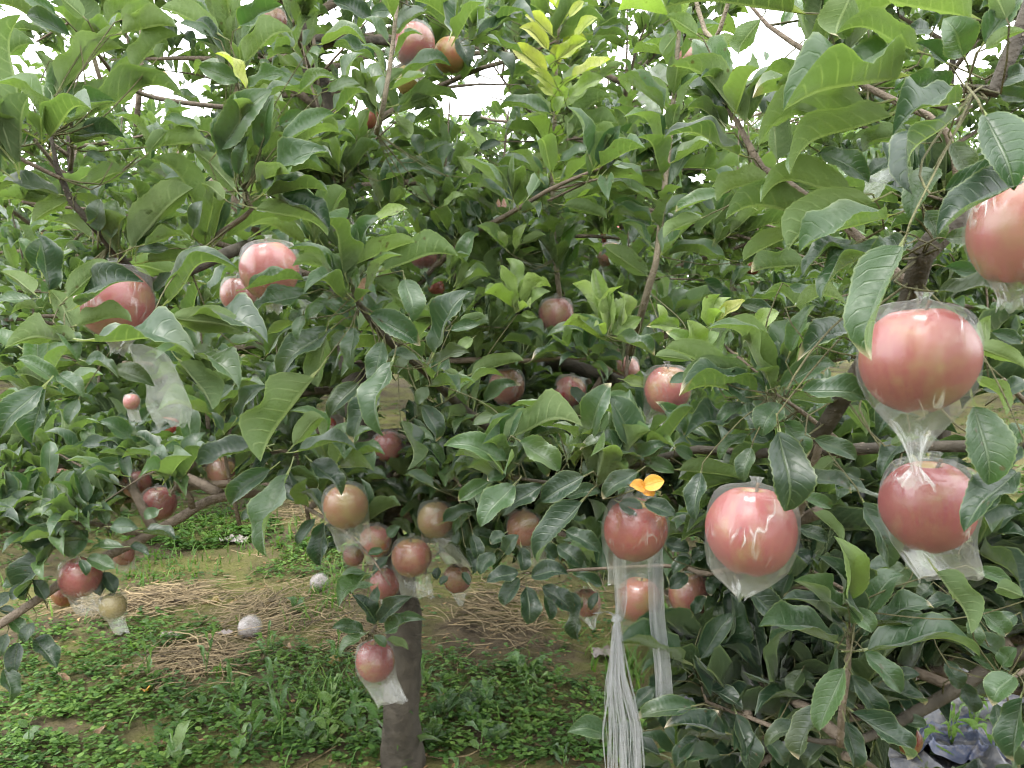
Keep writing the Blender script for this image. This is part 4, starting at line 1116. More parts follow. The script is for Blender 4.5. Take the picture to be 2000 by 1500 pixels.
back_tree(xat(1230, 3.25), 3.25, 2.1, 1.2, 21, 40, .077, .5, 'apple tree right behind the trunk tree, its crown filling the middle of the view', n_obj=300)
back_tree(xat(1900, 3.3), 3.5, 2.45, 1.15, 22, 34, .084, .5, 'apple tree behind the large red apples at the right', n_obj=300)
back_tree(xat(60, 3.6), 3.9, 2.0, 1.4, 23, 44, .08, .55, 'apple tree with small green fruit behind the left limb', n_obj=300, z0=.5)
ta = back_tree(xat(640, 5.4), 5.6, 2.45, 1.35, 24, 36, .085, .6, 'slender apple tree in the second row seen left of centre')
tb = back_tree(xat(1420, 5.6), 5.7, 2.55, 1.35, 25, 36, .085, .55, 'apple tree in the second row showing between the two tall shoots')
tc_ = back_tree(xat(-260, 5.6), 6.0, 2.6, 1.35, 26, 34, .085, .6, 'apple tree in the second row at the far left edge')
rr = random.Random(4)
FARL_T = 'distant orchard apple tree with pale green leaves in the rows behind'
for d, step in ((7.8, 1.7), (10.2, 1.9), (12.8, 2.2), (16, 2.4), (20, 2.8), (25, 3.2)):
    half = d * .75 + 1.5
    x = -half
    while x < half:
        src = rr.choice([ta, tb, tc_])
        copy_tree(src, x + rr.uniform(-.4, .4), d + rr.uniform(-.4, .4), rr.uniform(0, 6.28), rr.uniform(.86, 1.06) * (1 + .008 * d), FARL_T, 'distant apple trees')
        x += step * rr.uniform(.8, 1.2)
for i, x in enumerate((-3.6, -1.5, .7, 2.6, 4.6)):  # row added out of view behind the camera, to cut the light from there
    copy_tree((ta, tb, tc_)[i % 3], x, -2.7 + .2 * (i % 2), 1.3 * i, 1.12, 'unseen apple tree added behind the camera to shade the orchard', 'unseen shade trees behind the camera')


# ------------------------------------------------------------------ fruit, bags
def fruit_material():
    k = NT('apple_skin')
    tc = k.n('ShaderNodeTexCoord'); p = tc.outputs['Object']
    oi = k.n('ShaderNodeObjectInfo')
    rnd = oi.outputs['Random']
    sp = k.n('ShaderNodeSeparateXYZ'); k.l(p, sp.inputs[0])
    W = k.m('MULTIPLY', rnd, 40.0)
    big = k.noise(p, 1.1, 3, .55, .3, w=W)
    amt = oi.outputs['Alpha']
    ground_c = k.mix(k.noise(p, 2.0, 2, .5, w=W), (0.21, 0.16, 0.04), (0.27, 0.19, 0.065))
    bl = k.mr(k.m('ADD', big, k.m('MULTIPLY', amt, .40)), .55, .95, 0, 1, True)
    # streaks run from stalk to eye
    ang = k.m('ARCTAN2', sp.outputs[1], sp.outputs[0])
    cv = k.n('ShaderNodeCombineXYZ')
    k.l(k.m('COSINE', ang), cv.inputs[0]); k.l(k.m('SINE', ang), cv.inputs[1]); k.l(k.m('MULTIPLY', sp.outputs[2], .22), cv.inputs[2])
    st = k.noise(cv.outputs[0], 15.0, 4, .65, .4, w=W)
    red = k.mix(k.mr(st, .35, .7), oi.outputs['Color'], k.mix(.22, oi.outputs['Color'], ground_c))
    red = k.mix(k.mr(st, .3, .48, .18, 0), red, (0.15, 0.012, 0.018))
    col = k.mix(bl, ground_c, red)
    vo = k.n('ShaderNodeTexVoronoi'); k.l(p, vo.inputs['Vector']); vo.inputs['Scale'].default_value = 19
    col = k.mix(k.mr(vo.outputs['Distance'], .06, .16, .55, 0), col, (0.42, 0.25, 0.13))
    r2 = k.m('ADD', k.m('MULTIPLY', sp.outputs[0], sp.outputs[0]), k.m('MULTIPLY', sp.outputs[1], sp.outputs[1]))
    col = k.mix(k.mr(r2, .0, .10, .8, 0), col, (0.3, 0.26, 0.08))
    fl = k.noise(p, 2.6, 1, .5, w=W)
    col = k.mix(k.mr(fl, .80, .83, 0, .8), col, (0.05, 0.03, 0.025))
    return k.done(k.principled(col, .34, .5))


def film_material(name, base, crease_gain, milk, bumpy=True):
    """thin clear plastic: mostly see-through, whitish where it is creased or seen edge on"""
    k = NT(name)
    uvn = k.n('ShaderNodeUVMap'); uvn.uv_map = 'UVMap'
    oi = k.n('ShaderNodeObjectInfo')
    W = k.m('MULTIPLY', oi.outputs['Random'], 60.0)
    a = k.noise(k.scaled(uvn.outputs[0], (7, 1.5, 1)), 1.6, 2, .45, .3, w=W)
    b = k.noise(k.scaled(uvn.outputs[0], (9, 2.2, 1)), 1.3, 2, .5, .5, w=W)
    ra = k.mr(k.m('ABSOLUTE', k.m('SUBTRACT', a, .5)), .0, .016, 1, 0, True)
    rb_ = k.mr(k.m('ABSOLUTE', k.m('SUBTRACT', b, .5)), .0, .03, 1, 0, True)
    patch = k.mr(k.noise(k.scaled(uvn.outputs[0], (4, 3, 1)), 1.4, 2, .5, w=W), .54, .68, 0, 1, True)
    cr = k.m('MULTIPLY', k.m('MAXIMUM', ra, k.m('MULTIPLY', rb_, .6)), patch)
    h = k.m('ADD', k.m('ADD', a, k.m('MULTIPLY', b, .5)), k.m('MULTIPLY', cr, .12))
    nrm = k.bump(h, .35, .003)
    if not bumpy: nrm = None
    lw = k.n('ShaderNodeLayerWeight'); lw.inputs['Blend'].default_value = .28
    sl_ = k.n('ShaderNodeAttribute', attribute_name='slack')
    base = k.m('ADD', base, k.m('MULTIPLY', sl_.outputs['Fac'], k.mr(a, .3, .7, .03, .2)))
    f = k.m('ADD', k.m('ADD', base, k.m('MULTIPLY', lw.outputs['Facing'], .06)), k.m('MULTIPLY', cr, crease_gain), clamp=True)
    gl = k.principled((.86, .87, .87), .24 if bumpy else .3, .9, nrm)
    glo = k.n('ShaderNodeBsdfGlossy'); glo.inputs['Roughness'].default_value = .17 if bumpy else .28
    if bumpy: k.l(nrm, glo.inputs['Normal'])
    surf = k.mixs(milk, glo.outputs[0], gl)
    tl = k.n('ShaderNodeBsdfTranslucent'); tl.inputs['Color'].default_value = (.8, .82, .8, 1)
    surf = k.mixs(.25, surf, tl.outputs[0])
    tr = k.n('ShaderNodeBsdfTransparent'); tr.inputs['Color'].default_value = (.975, .98, .975, 1)
    return k.done(k.mixs(f, tr.outputs[0], surf))


M_FRUIT = fruit_material()
M_FILM = film_material('clear_bag_film', .10, .55, .5)
M_FILM_SMALL = film_material('small_bag_film', .13, .42, .6, False)
k_ = NT('milky_bag_film'); _uv = k_.n('ShaderNodeUVMap'); _uv.uv_map = 'UVMap'
_n = k_.noise(k_.scaled(_uv.outputs[0], (5, 4, 1)), 1.2, 4, .6, .5)
_b = k_.bump(_n, .8, .008)
_tl = k_.n('ShaderNodeBsdfTranslucent'); _tl.inputs['Color'].default_value = (.7, .72, .68, 1)
_tr = k_.n('ShaderNodeBsdfTransparent'); _tr.inputs['Color'].default_value = (.93, .95, .92, 1)
M_MILK = k_.done(k_.mixs(k_.mr(_n, .3, .7, .10, .32), _tr.outputs[0], k_.mixs(.4, k_.principled((.72, .74, .72), .22, .7, _b), _tl.outputs[0])))
k_ = NT('milky_strip'); _tl = k_.n('ShaderNodeBsdfTranslucent'); _tl.inputs['Color'].default_value = (.62, .63, .66, 1)
_uv = k_.n('ShaderNodeUVMap'); _uv.uv_map = 'UVMap'
_nz = k_.noise(k_.scaled(_uv.outputs[0], (18, 1.2, 1)), 2.0, 4, .6, .6)
_s = k_.mixs(.35, k_.principled(k_.mix(k_.mr(_nz, .35, .65), (.42, .43, .45), (.72, .73, .74)), .3, .6, k_.bump(_nz, .8, .003)), _tl.outputs[0])
_t = k_.n('ShaderNodeBsdfTransparent')
M_STRIP = k_.done(k_.mixs(.58, _t.outputs[0], _s))
k_ = NT('dry_calyx'); M_STEM = k_.done(k_.principled((.09, .06, .035), .8, .2))


def fruit_shape(nu, nv, seed):
    r = random.Random(seed)
    a5, ph, tl = r.uniform(.008, .024), r.uniform(0, 6), r.uniform(-.06, .06)
    V = []
    for i in range(nv + 1):
        f = math.pi * (0.002 + .996 * i / nv)
        for j in range(nu):
            t = 2 * math.pi * j / nu
            rr = math.sin(f)
            z = .93 * math.cos(f)
            rr *= 1 + .055 * math.cos(f) - .02 * math.cos(2 * f)
            if f < math.pi / 2: z -= .20 * math.exp(-(rr / .24) ** 2)
            else: z += .20 * math.exp(-(rr / .28) ** 2) + .03 * math.cos(5 * t + ph) * math.exp(-((rr - .35) / .25) ** 2)
            rr *= 1 + a5 * math.cos(5 * t + ph) * (1 if f > 1.2 else .5) + .014 * math.cos(2 * t + ph) + .008 * math.cos(3 * t - ph)
            V.append((rr * math.cos(t), rr * math.sin(t), z + tl * rr * math.cos(t)))
    Q = [(i * nu + j, (i + 1) * nu + j, (i + 1) * nu + (j + 1) % nu, i * nu + (j + 1) % nu) for i in range(nv) for j in range(nu)]
    return np_mesh('fruit', V, Q, M_FRUIT)


FRUIT_HI = [fruit_shape(44, 30, s) for s in range(4)]
FRUIT_LO = [fruit_shape(22, 16, s + 10) for s in range(3)]
v_, q_ = tube_arrays(*resample([Vector((0, 0, .55)), Vector((.03, 0, .8)), Vector((.12, .03, 1.12))], [.028, .03, .045], .1), 6)
STEM_ME = np_mesh('stem', v_, q_, M_STEM)


def bag_shape(kind, tail, lean, seed, nu, big):
    """a plastic pouch round a fruit of radius 1, tied at the stalk, loose below"""
    r = random.Random(seed)
    prof = [(1.16, .16, .14), (1.05, .09, .09), (1.0, .24, .24), (.96, .54, .54), (.88, .78, .78), (.74, .93, .93), (.46, 1.035, 1.035), (.1, 1.06, 1.06), (-.2, 1.05, 1.05)]
    if kind == 'tight':
        prof += [(-.5, .92, .92), (-.78, .68, .62), (-.95, .42, .36), (-tail, .3, .12), (-tail - .15, .34, .05)]
    elif kind == 'gather':
        prof += [(-.45, 1.0, .95), (-.75, .84, .7), (-1.0, .58, .4), (-1.25, .34, .22), (-1.5, .2, .12), (-tail, .08, .05), (-tail - .12, .2, .07), (-tail - .3, .34, .05)]
    elif kind == 'point':
        prof += [(-.5, 1.0, .92), (-.8, .88, .6), (-1.05, .62, .32), (-tail, .2, .12), (-tail - .05, .1, .05)]
    else:
        e = -tail
        prof += [(-.5, 1.0, .93), (-.8, .93, .7), (-1.0, .86, .45), (-1.0 + (e + 1) * .5, .84, .30), (e + .06, .80, .22), (e, .82, .20)]
    zs = np.array([p[0] for p in prof]); tt = np.linspace(0, 1, len(prof))
    nv = 34 if big else 20
    ti = np.linspace(0, 1, nv + 1)
    Z, A, B = (np.interp(ti, tt, np.array([p[i] for p in prof])) for i in range(3))
    th = np.linspace(0, 2 * np.pi, nu, endpoint=False)
    yaw = r.uniform(-.5, .5)
    ks = [(r.randint(3, 8), r.uniform(0, 6), r.uniform(-4, 4)) for _ in range(3)] + [(r.randint(9, 17), r.uniform(0, 6), r.uniform(-7, 7)) if big else (r.randint(4, 7), r.uniform(0, 6), r.uniform(-3, 3)) for _ in range(3)]
    V, UV, TL = [], [], []
    for i in range(nv + 1):
        z = Z[i]
        below = max(0.0, min(1.0, (-z - .55) / .5))
        neck = max(0.0, min(1.0, (z - .78) / .15))
        lx = lean * max(0, (-z - .3)) ** 1.3
        for j in range(nu):
            t = th[j]
            s = sum(math.sin(kk * t + ph + c * z) for kk, ph, c in ks) / 6
            s = abs(s) * 2 - .55                         # sharp folds
            am = .012 + (.09 if big else .035) * below + .16 * neck
            x, y = A[i] * math.cos(t), B[i] * math.sin(t)
            n = 1 + am * s
            x *= n
            y = y * n + .07 * below * math.sin(3.1 * z + 2.3 * math.cos(t) + ks[0][1])
            zz = z + (.06 * math.sin(3 * t + ks[1][1]) + .05 * math.sin(7 * t + ks[2][1])) * below * (1 if i == nv else .5)
            V.append((x * math.cos(yaw) - y * math.sin(yaw) + lx, x * math.sin(yaw) + y * math.cos(yaw), zz))
            UV.append((j / nu, i / nv * (1 + tail) / 2.2)); TL.append(below)
    Q = [(i * nu + j, (i + 1) * nu + j, (i + 1) * nu + (j + 1) % nu, i * nu + (j + 1) % nu) for i in range(nv) for j in range(nu)]
    Q = np.array(Q); UV = np.array(UV)
    uvq = UV[Q.ravel()].reshape(-1, 4, 2)
    wrap = (uvq[:, :, 0].max(1) - uvq[:, :, 0].min(1)) > .5
    uvq[wrap] = np.where(uvq[wrap][:, :, 0:1] < .5, uvq[wrap] + np.array([1, 0]), uvq[wrap])
    return np_mesh('plastic_bag', V, Q, M_FILM if big else M_FILM_SMALL, uv=uvq.reshape(-1, 2), attrs={'slack': TL})


ra_ = random.Random(12)
for i, (x, y, wd, d, col, bag, tail, lean, label) in enumerate(APPLES):
    R = wd * d / FPX / 2 / 1.03
    if bag: R /= 1.05
    c = at(x, y, d)
    root = tag(empty('apple', c), label, 'apple', 'apples hanging on the trees')
    root.rotation_euler = (ra_.uniform(-.18, .18), ra_.uniform(-.16, .16), 0)
    f = obj('fruit', ra_.choice(FRUIT_HI if wd > 55 else FRUIT_LO), root)
    f.scale = (R, R, R * ra_.uniform(1.10, 1.18))
    f.rotation_euler = (ra_.uniform(-.15, .15), ra_.uniform(-.15, .15), ra_.uniform(0, 6.28))
    f.color = BLUSH[col]
    s = obj('stem', STEM_ME, root); s.scale = (R, R, R); s.rotation_euler = (0, 0, ra_.uniform(0, 6.28))
    if bag:
        b = obj('plastic_bag', bag_shape(bag, tail, lean, 100 + i, 64 if wd > 80 else 32, wd > 80), root)
        b.scale = (R, R, R * 1.1)
for i, (x, y, wd) in enumerate(GREEN):
    d = .07 * FPX / wd * ra_.uniform(.85, 1.0)
    R = wd * d / FPX / 2
    root = tag(empty('apple', at(x, y, d)), 'small unripe green apple on the distant trees at the upper left', 'apple', 'green apples on the distant trees')
    f = obj('fruit', ra_.choice(FRUIT_LO), root); f.scale = (R, R, R)
    f.color = (.34, .4, .14, 0.0)
    f.rotation_euler = (ra_.uniform(-.6, .6), ra_.uniform(-.6, .6), 0)
    s = obj('stem', STEM_ME, root); s.scale = (R, R, R)


# ---- loose plastic hanging in the trees
def sheet(name, rows, cols, fn, mat, parent=None):
    V, UV = [], []
    for i in range(rows + 1):
        for j in range(cols + 1):
            u, v = j / cols, i / rows
            V.append(tuple(fn(u, v))); UV.append((u, v))
    Q = np.array([(i * (cols + 1) + j, (i + 1) * (cols + 1) + j, (i + 1) * (cols + 1) + j + 1, i * (cols + 1) + j + 1) for i in range(rows) for j in range(cols)])
    return np_mesh(name, V, Q, mat, uv=np.array(UV)[Q.ravel()])


def hang(path, width, d, u, v, seed, fold=.25, rag=0.0):
    """a strip along a pixel path (x, y), width in pixels; folds run down its length"""
    f = v * (len(path) - 1); i = min(int(f), len(path) - 2); t = f - i
    x = path[i][0] * (1 - t) + path[i + 1][0] * t
    y = path[i][1] * (1 - t) + path[i + 1][1] * t
    wv = width[i] * (1 - t) + width[i + 1] * t
    dd = d + fold * wv / FPX * d * (math.sin(u * 9 + seed) * .5 + .5 * math.sin(u * 17 + seed * 2 + v * 3)) + .006 * math.sin(v * 5 + seed)
    yy = y + rag * (math.sin(u * 23 + seed) * .6 + math.sin(u * 41 + seed * 3) * .4) * (1 if v > .97 else 0)
    return at(x + (u - .5) * wv + 2.6 * math.sin(v * 7 + seed) + 1.3 * math.sin(v * 17 + seed * 2), yy, dd)


o = obj('plastic_strip', sheet('plastic_strip', 40, 14, lambda u, v: hang([(1262, 925), (1268, 960), (1278, 1060), (1286, 1180), (1291, 1270), (1296, 1340), (1297, 1378)], [8, 24, 30, 31, 32, 33, 36], 1.025, u, v, 1.0, .3, 14), M_STRIP))
tag(o, 'flat milky plastic strip with a torn end, hanging right of the knotted one', 'plastic strip', 'plastic strips under the orange leaf')
root = tag(empty('plastic_strip', at(1205, 1215, 1.0)), 'knotted plastic strip shredded into long pale strands below its knot', 'plastic strip', 'plastic strips under the orange leaf')


def local(fn):
    return lambda u, v: fn(u, v) - root.location


obj('band', sheet('band', 20, 10, local(lambda u, v: hang([(1236, 925), (1226, 970), (1214, 1090), (1212, 1170), (1210, 1200), (1205, 1216)], [6, 20, 26, 24, 20, 9], 1.015, u, v, 2.0, .4)), M_STRIP), root)
obj('knot', sheet('knot', 16, 12, local(lambda u, v: at(1205 + (9 + 3 * math.sin(v * 9)) * math.cos(u * 6.283) * math.sin(.15 + v * 2.85), 1214 + (v - .5) * 30, 1.0 + .006 * math.sin(u * 6.283) * math.sin(.15 + v * 2.85))), M_STRIP), root)
obj('strand', sheet('strand', 14, 6, local(lambda u, v: hang([(1203, 1215), (1196, 1200), (1182, 1194), (1166, 1199)], [10, 9, 12, 18], .995, u, v, 5.0, .5)), M_STRIP), root)
rq = random.Random(8)
for i in range(40):
    x1 = 1184 + i * 1.8 + rq.uniform(-2, 2)
    wv = rq.choice([1.2, 1.8, 2.5, 4, 6, 10])
    dd = 1.0 + rq.uniform(-.012, .012)
    rq_ = (rq.uniform(.5, 1.3), rq.uniform(.3, 1.2))
    mx = 1204 + (x1 - 1218) * rq.uniform(.45, .7)
    pa = [(1204 + (i - 20) * .22, 1222), (1204 + (mx - 1204) * .5, 1262), (mx + rq.uniform(-3, 3), 1330), (x1 + rq.uniform(-3, 3), 1420), (x1 + rq.uniform(-2, 2), 1500), (x1 + rq.uniform(-5, 5), 1530 + rq.uniform(0, 50))]
    obj('strand', sheet('strand', 26, 3, local(lambda u, v: hang(pa, [wv * .5, wv * .8, wv, wv * rq_[0], wv * rq_[1], wv * .6], dd, u, v, i * 1.3, .2)), M_STRIP), root)


def slack_bag(pxs, widths, d, seed, label, name='plastic_bag'):
    def fn(u, v):
        a = u * 6.283
        f = v * (len(pxs) - 1); i = min(int(f), len(pxs) - 2); t = f - i
        cm = lambda L_: 0.5 * (2 * L_[i] + (L_[i + 1] - L_[max(i - 1, 0)]) * t + (2 * L_[max(i - 1, 0)] - 5 * L_[i] + 4 * L_[i + 1] - L_[min(i + 2, len(L_) - 1)]) * t * t + (3 * L_[i] - L_[max(i - 1, 0)] - 3 * L_[i + 1] + L_[min(i + 2, len(L_) - 1)]) * t ** 3)
        x, y, wv = cm([p[0] for p in pxs]), cm([p[1] for p in pxs]), cm(widths)
        cr = noise.noise(Vector((math.cos(a) * 1.6 + seed, math.sin(a) * 1.6, v * 5)))
        cr2 = noise.noise(Vector((math.cos(a) * 4 + seed, math.sin(a) * 4, v * 12)))
        hem = v ** 4 * (9 * noise.noise(Vector((math.cos(a) * 2.2 + seed, 3.1, 0))) + 5 * math.sin(a * 5 + seed)) * min(1, wv / 60)
        pinch = 1 - .22 * math.sin(v * 7 + seed) ** 2 + .1 * noise.noise(Vector((v * 4, seed, a * .3)))
        return at(x + wv * .5 * math.cos(a) * pinch * (1 + .16 * cr), y + 6 * cr2 * v + hem, d + (wv * .10 * math.sin(a) + 9 * cr + 4 * cr2) * d / FPX)
    return tag(obj(name, sheet(name, 34, 30, fn, M_MILK)), label, 'plastic bag', 'empty plastic bags in the trees')


slack_bag([(262, 672), (290, 690), (316, 740), (330, 790), (338, 832)], [40, 70, 88, 92, 84], .93, 1.0, 'empty milky plastic bag hanging below the pink apple on the left limb')
slack_bag([(1742, 320), (1720, 340), (1706, 370), (1700, 395)], [40, 60, 45, 20], .95, 4.0, 'torn white bag scrap caught among leaves right of the right hand twig')
slack_bag([(1750, 98), (1746, 120), (1748, 148)], [36, 38, 30], 1.2, 6.0, 'white bag scrap caught in the leaves near the top right corner')
slack_bag([(590, 585), (602, 600), (610, 622)], [18, 34, 24], 1.15, 8.0, 'white bag scrap below the pale pink bagged apple')
slack_bag([(1270, 158), (1268, 190), (1276, 222)], [44, 52, 30], 1.9, 9.0, 'thin clear bag scrap high between the two tall shoots')
slack_bag([(1650, 945), (1690, 960), (1740, 975)], [20, 26, 18], .82, 10.0, 'crumpled clear bag lying on dark leaves left of the crimson apple')


# ------------------------------------------------------------------ on the ground
def cloth_height(x, y, s=0.0):
    return ground_z(x, y) + .02 + .02 * (1 - abs(noise.noise(Vector((x * 2.6 + s, y * 3.4, s))))) ** 6 + .035 * (1 - abs(noise.noise(Vector((x * 4 + y * 5 + s, y * 5 - x * 2, s))))) ** 12 + .02 * (1 - abs(noise.noise(Vector((x * 9 - y * 4 + s, y * 9, s))))) ** 10 + .010 * noise.noise(Vector((x * 22, y * 22, s)))


def tarp(x0, x1, y0, y1, s, mat, label):
    def fn(u, v):
        x = x0 + (x1 - x0) * u; y = y0 + (y1 - y0) * v
        x += .06 * noise.noise(Vector((y * 3, s, 0))) + .03 * noise.noise(Vector((y * 11, s, 2))); y += .08 * noise.noise(Vector((x * 3, s, 5))) + .03 * noise.noise(Vector((x * 10, s, 7)))
        return (x, y, cloth_height(x, y, s))
    m = sheet('ground_sheet', 70, 90, lambda u, v: fn(u, 1 - v), mat)
    return tag(obj('ground_sheet', m), label, 'plastic sheet', 'plastic sheets on the ground')


def sheet_mat(name, a, b, rough):
    k = NT(name)
    geo = k.n('ShaderNodeNewGeometry')
    n1 = k.noise(geo.outputs['Position'], 6, 4, .6)
    n2 = k.noise(geo.outputs['Position'], 40, 4, .7)
    col = k.mix(k.mr(n1, .4, .6), a, b)
    col = k.mix(k.mr(n2, .5, .75, 0, .5), col, (.24, .21, .17))
    return k.done(k.principled(col, rough, .5, k.bump(k.m('ADD', n1, k.m('MULTIPLY', n2, .3)), .6, .01)))


M_SHEET = sheet_mat('dark_mulch_film', (.016, .017, .021), (.062, .063, .075), .4)
M_BLUE = sheet_mat('blue_film', (.012, .02, .055), (.04, .05, .09), .5)
tarp(.46, 2.3, 1.62, 2.55, 1.0, M_SHEET, 'wrinkled dark grey plastic sheet spread under the right hand tree')
tarp(.46, .80, 2.28, 2.5, 3.0, M_BLUE, 'small blue plastic piece lying on the dark sheet')
tarp(.98, 1.24, 1.78, 2.0, 5.0, M_BLUE, 'blue plastic fold at the near end of the dark sheet')

k_ = NT('ground_green')
_at = k_.n('ShaderNodeAttribute', attribute_name='tint')
_c = k_.ramp(_at.outputs['Fac'], [(0, (.038, .085, .024)), (.5, (.085, .18, .036)), (1, (.17, .28, .055))])
_tr = k_.n('ShaderNodeBsdfTranslucent'); k_.l(k_.mix(1.0, _c, (1.2, 1.4, .5), 'MULTIPLY'), _tr.inputs['Color'])
M_GREEN = k_.done(k_.mixs(.3, k_.principled(_c, .55, .35), _tr.outputs[0]))
k_ = NT('straw')
_at = k_.n('ShaderNodeAttribute', attribute_name='tint')
_c = k_.ramp(_at.outputs['Fac'], [(0, (.055, .04, .025)), (.4, (.16, .12, .066)), (1, (.36, .27, .15))])
M_STRAW = k_.done(k_.principled(_c, .6, .3))
k_ = NT('dead_leaf_litter')
_oi = k_.n('ShaderNodeObjectInfo'); _g = k_.n('ShaderNodeNewGeometry')
_c = k_.ramp(k_.noise(_g.outputs['Position'], 30, 3, .6), [(.3, (.16, .09, .04)), (.7, (.38, .25, .13))])
M_LITTER = k_.done(k_.principled(_c, .75, .2))


def inside(px, py, boxes):
    return any((px - a) ** 2 / c ** 2 + (py - b) ** 2 / d_ ** 2 < 1 for a, b, c, d_ in boxes)


def proj1(x, y, z=0.0):
    q = Vector((x, y, z)) - CAM
    d = q.dot(FWD)
    return 1000 + FPX * q.dot(RGT) / d, 750 - FPX * q.dot(UPV) / d


def on_sheet(x, y):
    return .40 < x < 2.3 and 1.6 < y < 2.72


# places where each cover grows, given on the ground in metres (x, y, half width, half depth)
def spot(x, y, w_, h_):
    c = on_ground(x, y); a = on_ground(x + w_, y); b = on_ground(x, y - h_)
    return (c.x, c.y, abs(a.x - c.x), abs(b.y - c.y))


STRAW = [spot(520, 1190, 170, 50), spot(380, 1290, 130, 45), spot(980, 1190, 120, 60), spot(210, 1185, 120, 22), spot(650, 1010, 160, 25), spot(700, 1240, 60, 30), spot(330, 1170, 90, 25)]
CLOVER = [spot(310, 1235, 120, 30), spot(170, 1260, 150, 50), spot(150, 1400, 230, 90), spot(560, 1300, 120, 40), spot(850, 1340, 100, 60), spot(700, 1430, 200, 60), spot(1150, 1410, 190, 70), spot(950, 1440, 160, 60), spot(500, 1400, 220, 70), spot(1000, 1340, 120, 40), spot(420, 1040, 130, 30), spot(600, 1100, 100, 30), spot(300, 1480, 250, 40)]
BARE = [spot(450, 1090, 110, 26), spot(700, 1180, 60, 30), spot(120, 1420, 60, 20), spot(270, 1440, 40, 18), spot(1170, 1290, 80, 30)]


def near(x, y, L):
    return max([1 - math.hypot((x - a) / c, (y - b) / max(d_, .02)) for a, b, c, d_ in L])


rg = random.Random(21)
# clover-like ground cover: many small round leaflets on short stalks
V, Q, T = [], [], []
n = 0
while n < 75000:
    y = rg.uniform(1.45, 5.2) if rg.random() < .75 else rg.uniform(5, 9)
    x = rg.uniform(-.75, .75) * y
    if on_sheet(x, y): continue
    c = near(x, y, CLOVER); b = near(x, y, BARE); s = near(x, y, STRAW)
    dens = .24 + (1.0 if c > 0 else 0) - (1.5 if b > .1 else 0) - (.25 if s > 0 else 0)
    dens *= .35 + 1.2 * max(0, region_noise(x, y, 5, 2) + .35)
    n += 1
    if rg.random() > dens: continue
    z = ground_z(x, y)
    h = rg.uniform(.004, .032)
    t0 = min(1, max(0, (.62 if c > .3 else .4) + rg.uniform(-.35, .35)))
    for j in range(rg.randint(2, 5)):
        a = rg.uniform(0, 6.28); r = rg.uniform(.003, .0095) * (1 if y < 3.5 else 1.5); off = rg.uniform(.3, 1.6) * r * 1.4
        cx, cy, cz = x + math.cos(a) * off, y + math.sin(a) * off, z + h + rg.uniform(-.006, .008)
        tx, ty = rg.uniform(-.5, .5), rg.uniform(-.6, .3)
        o_ = len(V)
        for m_ in range(6):
            an = m_ * 1.0472 + a
            dx, dy = math.cos(an) * r, math.sin(an) * r * .85
            V.append((cx + dx, cy + dy, cz + dx * tx + dy * ty))
        Q += [(o_, o_ + 1, o_ + 2, o_ + 3), (o_, o_ + 3, o_ + 4, o_ + 5)]
        T += [min(1, max(0, t0 + rg.uniform(-.12, .12)))] * 6
tag(obj('ground_cover', np_mesh('ground_cover', V, Q, M_GREEN, attrs={'tint': T})), 'low clover-like ground cover spreading over the soil', 'ground cover', kind='stuff')

# grass blades
V, Q, T = [], [], []
GRASS = [spot(400, 1030, 110, 30), spot(560, 1060, 130, 30), spot(330, 1110, 80, 40), spot(1400, 1200, 120, 40), spot(640, 1160, 40, 40), spot(640, 1380, 80, 50), spot(1230, 1300, 60, 30), spot(1480, 1160, 80, 40)]
GRASS += [(-1.2, 4.6, 1.3, .5), (.5, 4.8, 1.2, .6), (.7, 3.4, .5, .4)]
for i in range(3600):
    if rg.random() < .6:
        a, b, c, d_ = rg.choice(GRASS)
        x, y = rg.gauss(a, c * .6), rg.gauss(b, max(d_, .05) * .7)
    else:
        y = rg.uniform(1.5, 9); x = rg.uniform(-.8, .8) * y
    if y < 1.3 or (on_sheet(x, y) and rg.random() < .93): continue
    z = ground_z(x, y)
    h = rg.uniform(.02, .095) * (1.2 if y > 3.5 else 1)
    az = rg.uniform(0, 6.28); bend = rg.uniform(.2, 1.0); wd = rg.uniform(.0016, .0042)
    px_, py_ = -math.sin(az) * wd, math.cos(az) * wd
    o_ = len(V)
    for m_ in range(4):
        f = m_ / 3
        ww = (1 - f ** 2 * .95)
        cx, cy, cz = x + math.cos(az) * bend * h * f * f, y + math.sin(az) * bend * h * f * f, z - .005 + h * (f - .35 * bend * f * f)
        V += [(cx + px_ * ww, cy + py_ * ww, cz), (cx - px_ * ww, cy - py_ * ww, cz)]
    Q += [(o_ + 2 * m_, o_ + 2 * m_ + 1, o_ + 2 * m_ + 3, o_ + 2 * m_ + 2) for m_ in range(3)]
    T += [rg.uniform(.35, 1)] * 8
tag(obj('grass', np_mesh('grass', V, Q, M_GREEN, attrs={'tint': T})), 'thin green grass blades between the trees', 'grass', kind='stuff')

